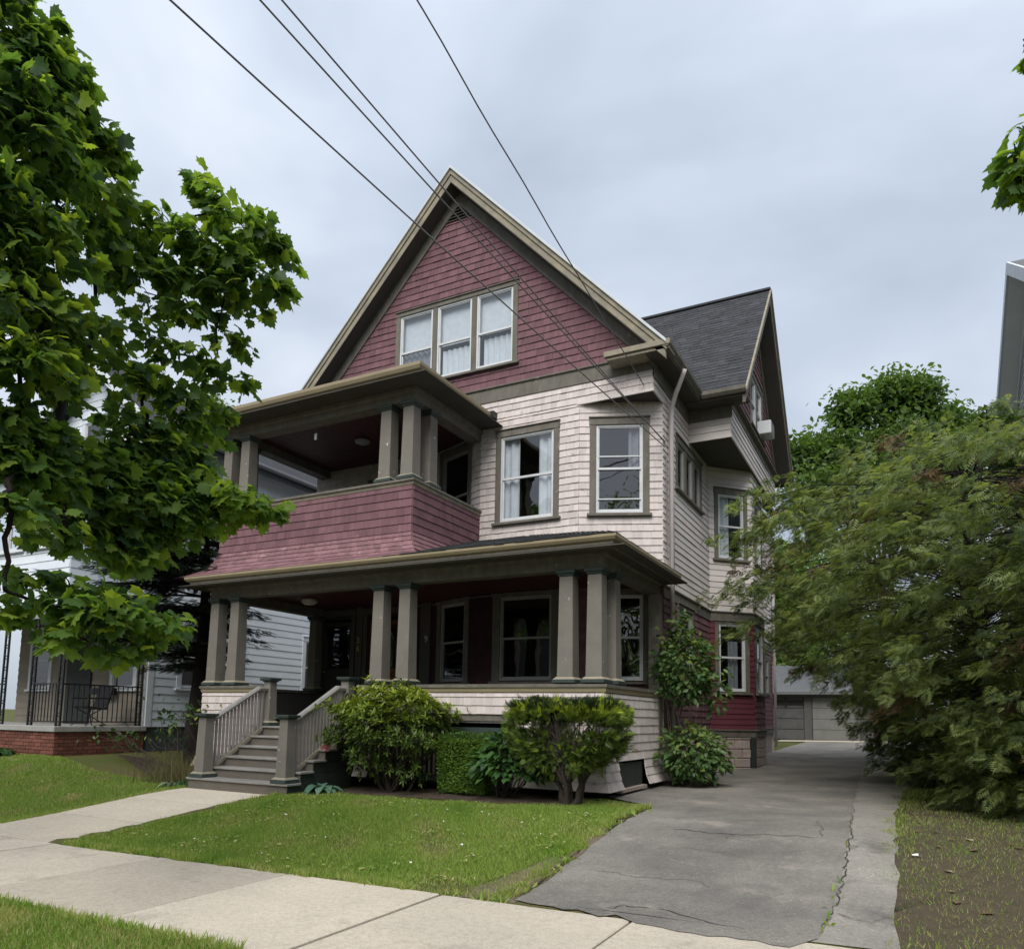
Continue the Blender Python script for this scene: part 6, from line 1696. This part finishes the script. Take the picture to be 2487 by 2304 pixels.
for k in range(5):
    a = 2 * PI * k / 5 + .4; b0 = np.array([-4.02 + .07 * math.cos(a), 9.36 + .07 * math.sin(a), -1.25])
    pm = b0 + np.array([.12 * math.cos(a + .8), .12 * math.sin(a + .8), .38])
    P1 = limb(mb, b0, pm, .052, .034, n=5, jit=.10, seg=8)
    for j in range(6):
        an = a + rng.normal() * .6; tip = c + np.array([math.cos(an) * rng.uniform(.3, .62), math.sin(an) * rng.uniform(.25, .5), rng.uniform(-.2, .1)])
        P2 = limb(mb, pm, tip, .030, .008, n=6, jit=.16, seg=6)
        for q in range(3):
            limb(mb, P2[rng.integers(2, 5)], tip + rng.normal(size=3) * .16, .012, .004, n=4, jit=.18, seg=4)
mb.build('trunks', 'bark_grey', s4, smooth=True)
# climbing shrub at the corner, two tiers
s5 = thing('climbing_shrub', 'tall glossy shrub in two tiers climbing the house corner by the driveway', 'shrub', (-3.4, 12.6, -1.1))
P, O, V = [], [], []
for c, R_, n in (((-3.30, 12.55, .88), (.46, .42, .64), 1250), ((-3.20, 12.45, -.55), (.56, .48, .46), 1200), ((-3.40, 12.6, 1.5), (.2, .2, .35), 120), ((-3.65, 12.3, .9), (.22, .2, .6), 110), ((-2.85, 12.75, .55), (.22, .2, .5), 130), ((-2.80, 12.6, -.62), (.25, .2, .22), 130)):
    d = rdir(n); rr = rng.uniform(.3, 1, n) ** .5
    P.append(np.array(c) + d * np.array(R_) * rr[:, None] * (1 + .15 * np.sin(d[:, 2] * 9 + d[:, 0] * 5))[:, None]); O.append(unit(d * np.array([1, 1, .3])))
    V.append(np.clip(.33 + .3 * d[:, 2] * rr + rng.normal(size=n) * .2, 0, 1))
P, O, V = map(np.concatenate, (P, O, V))
shrub_leaves(s5, 'foliage', P, O, .115, OT, OF, 'vine_leaf', V, rnd=.5, droop=-.4)
stems(s5, (-3.35, 12.6, -1.15), [(-3.35 + rng.normal() * .2, 12.6 + rng.normal() * .2, rng.uniform(-.4, 1.4)) for _ in range(14)], .022, 'bark_grey')
# hostas and small plants
def rosette(name, label, cat, c, nl, L, W, mat, rise=.7, group=None, wid=1.0):
    t_ = thing(name, label, cat, c, group); mb = MB()
    for k in range(nl):
        a = 2 * PI * k / nl * 1.0 + rng.normal() * .25; ll = L * rng.uniform(.65, 1.1); e_ = rise * rng.uniform(.5, 1.2)
        d = np.array([math.cos(a), math.sin(a), 0]); s = np.array([-d[1], d[0], 0]); V = []; m_ = 7
        for i in range(m_):
            f = i / (m_ - 1); r = ll * f; z = ll * (e_ * f - 1.05 * e_ * f * f)
            w_ = W * wid * math.sin(PI * min(1, f * .93 + .05)) ** .8 * (.25 if f < .25 else 1) * rng.uniform(.92, 1.08)
            p = np.array(c) + d * r + np.array([0, 0, z + .02])
            V += [p - s * w_ + np.array([0, 0, .25 * w_]), p, p + s * w_ + np.array([0, 0, .25 * w_])]
        m2 = MB(); m2.add(V, [q for i in range(m_ - 1) for q in ((3 * i, 3 * i + 1, 3 * i + 4, 3 * i + 3), (3 * i + 1, 3 * i + 2, 3 * i + 5, 3 * i + 4))])
        m2.build('leaf', mat, t_, smooth=True)
    return t_
rosette('hosta', 'blue-green hosta at the right foot of the steps', 'plant', (-8.05, 9.05, Gf(-8, 9)), 12, .34, .085, 'hosta_blue', rise=1.5)
rosette('hosta', 'variegated grey-green hosta left of the bottom step', 'plant', (-10.95, 8.65, Gf(-11, 8.6)), 16, .30, .035, 'hosta_variegated', rise=1.0)
rosette('daylily', 'strappy light green clump beside the left newel post', 'plant', (-10.68, 8.62, Gf(-10.7, 8.6)), 22, .30, .012, 'hosta_green', rise=1.5)
for i, (x, y, lb) in enumerate(((-16.9, 8.95, 'large dark hosta at the corner of the brick porch base'), (-17.6, 9.1, 'dark hosta at the far left edge before the brick base'))):
    rosette('hosta', lb, 'plant', (x, y, Gf(x, y)), 26, .52, .10, 'hosta_green', rise=1.0)
wd = thing('weed_clump', 'loose tangle of leafy weeds at the foot of the evergreen trunk', 'plant', (-12.4, 10.0, -1.2))
P = np.concatenate([np.array([-12.75, 9.9, -.15]) + rng.normal(size=(60, 3)) * (.14, .2, .22), np.array([-12.0, 9.85, -.05]) + rng.normal(size=(45, 3)) * (.2, .1, .13), np.array([-14.4, 10.2, -.55]) + rng.normal(size=(90, 3)) * (.5, .25, .12)])
shrub_leaves(wd, 'foliage', P, rdir(len(P)), .12, OT, OF, 'vine_leaf', rng.uniform(.05, .6, len(P)), rnd=.6)
stems(wd, (-12.5, 10.0, -1.2), P[::7], .006, 'bark_grey', seg=4, spread=.3)
dg = thing('dry_grass_clump', 'dry brownish grass tuft left of the steps', 'grass', (-11.3, 9.2, -1.2))
n = 900
P = np.stack([-11.5 + rng.normal(size=n) * .45, 9.35 + rng.normal(size=n) * .3, np.zeros(n)], 1); P[:, 2] = G(P[:, 0], P[:, 1])
GT = [(-.012, 0, 0), (.012, 0, 0), (.0, 1, .12)]
leaf_mesh_from(GT, [(0, 1, 2)], P, unit(np.stack([rng.normal(size=n) * .35, rng.normal(size=n) * .35, np.ones(n)], 1)), rdir(n), rng.uniform(.25, .6, n), rng.random(n), 'blades', 'dry_grass', dg)

# ---- lawns: short grass
def lawn(name, label, test, x0, x1, y0, y1, n, hmin, hmax, drybias=0.0, mat='grass_blade', w=.085):
    P = np.stack([rng.uniform(x0, x1, n), rng.uniform(y0, y1, n)], 1)
    P = P[test(P[:, 0], P[:, 1])]
    px, py, dd = proj(np.column_stack([P, G(P[:, 0], P[:, 1])]))
    vis = (px > -60) & (px < 2547) & (py < 2400) & (dd > .5)
    P = P[vis]; n = len(P)
    z = G(P[:, 0], P[:, 1])
    nz = (np.sin(P[:, 0] * 2.3 + 1.1 * np.sin(P[:, 1] * 1.7)) * np.sin(P[:, 1] * 2.9 + 1.3 * np.sin(P[:, 0] * 1.3)) + .5 * np.sin(P[:, 0] * 6.1 + P[:, 1] * 4.3)) / 1.5
    V = np.clip(.36 + .30 * nz * np.abs(nz) * 1.6 + drybias + rng.normal(size=n) * .2, 0, 1)
    keep = rng.random(n) > np.clip(.9 * (nz - .30), 0, .55)
    P, z, V, nz = P[keep], z[keep], V[keep], nz[keep]; n = len(P)
    A = unit(np.stack([rng.normal(size=n) * .55, rng.normal(size=n) * .55, np.ones(n)], 1))
    T = [(-w, 0, 0), (w, 0, 0), (0.0, 1, .25)]
    o = leaf_mesh_from(T, [(0, 1, 2)], np.column_stack([P, z - .004]), A, rdir(n), rng.uniform(hmin, hmax, n) * (1 - .25 * np.clip(nz, 0, 1)), V, name, mat)
    o['label'] = label; o['category'] = 'grass'
    return o
def front(X, Y):
    wob = .035 * np.sin(X * 11) + .03 * np.sin(Y * 13 + X * 5)
    e = np.where(Y < 9.5, -2.80 - .05 * (Y - 5.3), -2.95 - .95 * sstep((Y - 9.5) / .75)) + wob
    back = 9.05 + .15 * np.sin(X * 1.3) + wob + np.where(X > -4.6, .95 * sstep((X + 4.6) / .8), 0)
    bare = ((X + 2.9) ** 2 / .5 + (Y - 5.3) ** 2 / .12 < 1) & (rng.random(X.shape) < .7)
    return (X > -8.46 + wob * .7) & (X < e) & (Y > 5.19 + wob * .6) & (Y < back) & ~bare
lawn('front_lawn', 'short green front lawn between the walk and the driveway', front, -8.5, -2.6, 5.2, 10.4, 230000, .028, .062)
lawn('side_lawn', 'green lawn in front of the white house and its brick porch', lambda X, Y: (X < -10.53 + .03 * np.sin(Y * 9)) & (Y > 5.2) & (Y < 9.6 + .3 * np.sin(X)) & ~((X > -12.6) & (Y > 9.0)), -26, -10.4, 5.2, 10, 330000, .03, .065)
lawn('verge_grass', 'strip of grass between the sidewalk and the street', lambda X, Y: (Y < 3.33 + .02 * np.sin(X * 7) + .02 * np.sin(X * 17)), -7.5, -2.8, 2.2, 3.38, 70000, .03, .07)
lawn('right_grass', 'thin weedy grass under the hemlocks right of the driveway', lambda X, Y: X > np.interp(Y, [5, 7, 9.8, 13, 17], [-.16, -.18, -.27, -.2, .1]) + .08 * np.sin(Y * 7) + .05 * np.sin(Y * 17), -.3, 4.5, 5.25, 14, 60000, .025, .06, drybias=.12)
lawn('grass_tufts', 'longer uncut grass along the edges of the front lawn', lambda X, Y: front(X, Y) & ((Y < 5.30) | (X < -8.36) | (X > np.where(Y < 9.5, -2.80 - .05 * (Y - 5.3), -9) - .14)) & (np.sin(X * 5 + Y * 3) + np.sin(X * 13 - Y * 7) > -.6), -8.5, -2.6, 5.15, 9.6, 160000, .05, .10)
lawn('grass_tufts', 'longer uncut grass along the verge and the left lawn by the pavement', lambda X, Y: ((Y > 3.27) & (Y < 3.40) & (X < -3.6)) | ((Y > 5.17) & (Y < 5.28) & (X < -10.5)) | ((X > -10.62) & (X < -10.47) & (Y > 5.2) & (Y < 8.6)), -16, -3.5, 3.2, 8.7, 420000, .05, .10)
wl_ = thing('weed_clump', 'weeds sprouting along the broken edge of the driveway', 'weed', (-2.8, 6, -1.38))
yy = np.concatenate([rng.uniform(5.3, 9.3, 260), rng.uniform(5.4, 10.5, 160)]); xx = np.concatenate([np.array([dl(v) for v in yy[:260]]) - .05 + rng.normal(size=260) * .05, np.array([dr(v) for v in yy[260:]]) + rng.normal(size=160) * .03])
m_ = ((np.sin(yy * 5.1) + np.sin(yy * 2.3 + 1)) > .1) & (np.arange(len(yy)) < 310); xx, yy = xx[m_], yy[m_]; n = len(xx)
leaf_mesh_from(LT, LF, np.column_stack([xx, yy, G(xx, yy) + .012]), unit(np.column_stack([rng.normal(size=n), rng.normal(size=n), np.full(n, .9)])), rdir(n), rng.uniform(.03, .085, n), rng.random(n), 'leaves', 'grass_blade', wl_)
cv = thing('clover_patch', 'small round clover leaves dotted through the front lawn', 'clover', (-6, 6.5, -1.4))
cc = np.column_stack([rng.uniform(-8.2, -3.0, 60), rng.uniform(5.4, 8.8, 60)]); xy = np.repeat(cc, 26, 0) + rng.normal(size=(60 * 26, 2)) * rng.uniform(.05, .16, (60 * 26, 1)); xy = xy[front(xy[:, 0], xy[:, 1])]; n = len(xy)
leaf_mesh_from(OT, OF, np.column_stack([xy, G(xy[:, 0], xy[:, 1]) + rng.uniform(.03, .055, n)]), unit(np.column_stack([rng.normal(size=n), rng.normal(size=n), rng.normal(size=n) * .3])), np.tile([0, 0, 1.0], (n, 1)) + rng.normal(size=(n, 3)) * .3, rng.uniform(.022, .05, n), rng.uniform(.1, .6, n), 'leaves', 'grass_blade', cv)
# fallen bits
def litter(name, label, cat, n, area, size, mat, group):
    for _ in range(n):
        x, y = rng.uniform(area[0], area[1]), rng.uniform(area[2], area[3])
        m2 = MB(); a = rng.uniform(0, 6); s = size * rng.uniform(.6, 1.3); z = Gf(x, y) + (.018 if cat == 'leaf' else .045)
        V = [(x + s * math.cos(a), y + s * math.sin(a), z), (x + s * .5 * math.cos(a + 1.6), y + s * .5 * math.sin(a + 1.6), z + .012), (x - s * math.cos(a), y - s * math.sin(a), z + .004), (x - s * .5 * math.cos(a + 1.6), y - s * .5 * math.sin(a + 1.6), z + .01)]
        m2.add(V, [(0, 1, 2), (0, 2, 3)]); tag(m2.build(name, mat), label, cat, group)
litter('fallen_petal', 'tiny pale petal lying on the front lawn', 'petal', 22, (-7.6, -3.2, 5.5, 8.6), .028, 'paper', 'petals scattered on the lawn')
litter('fallen_petal', 'tiny pale petal lying on the left lawn', 'petal', 10, (-15, -11, 5.6, 8), .028, 'paper', 'petals on the left lawn')
litter('dry_leaf', 'small dry leaf among the weeds right of the driveway', 'leaf', 60, (0.0, 2.6, 5.5, 10.5), .05, 'dead_leaf', 'dry leaves under the hemlocks')
for _ in range(1):
    x, y = -.02, 7.6
    m2 = MB(); m2.add([(x, y, Gf(x, y) + .03), (x + .05, y + .012, Gf(x, y) + .03), (x + .045, y + .05, Gf(x, y) + .045), (x - .005, y + .035, Gf(x, y) + .035)], [(0, 1, 2, 3)])
    tag(m2.build('paper_scrap', 'paper'), 'white paper scrap beside the concrete strip', 'paper')

# ================================================================== ACROSS THE STREET (seen only in the window glass)
oh = thing('opposite_house', 'gabled house across the street mirrored in the upper windows', 'house', (-14, -22, -1.6))
mb = MB(); mb.box(-25, -14, -26, -17, -1.8, 7.5); mb.prism([(-25, -17.02, 7.5), (-14, -17.02, 7.5), (-19.5, -17.02, 13.0)], (0, -8.9, 0)); mb.build('wall', 'garage_grey', oh)
mb = MB()
for s in (1, -1):
    mb.prism([(-19.5, -16.5, 13.6), (-19.5 + s * 6.2, -16.5, 7.4), (-19.5 + s * 6.2, -16.5, 7.1), (-19.5, -16.5, 13.3)], (0, -10, 0))
mb.build('roof', 'roof_shingle', oh)
for i, (x, y, h, r, lb) in enumerate(((-9, -15, 13, 4.6, 'broad street tree across the street beside the gabled house'), (1.0, -15, 12, 4.6, 'street tree opposite the front lawn'), (8.5, -15, 15, 5.5, 'tall street tree opposite the driveway'),
        (-31, -17, 13, 5.5, 'distant street tree far left across the street'), (17, -17, 13, 5.5, 'street tree far right across the street'))):
    tt = thing('street_tree', lb, 'tree', (x, y, swz(x)))
    bl = [((x + rng.normal() * r * .4, y + rng.normal() * r * .35, h * rng.uniform(.18, .85)), r * rng.uniform(.45, .65), .2) for _ in range(11)]
    broadleaf(tt, (x, y, swz(x)), bl, .40, 60, 'back_leaf', tr=.25)
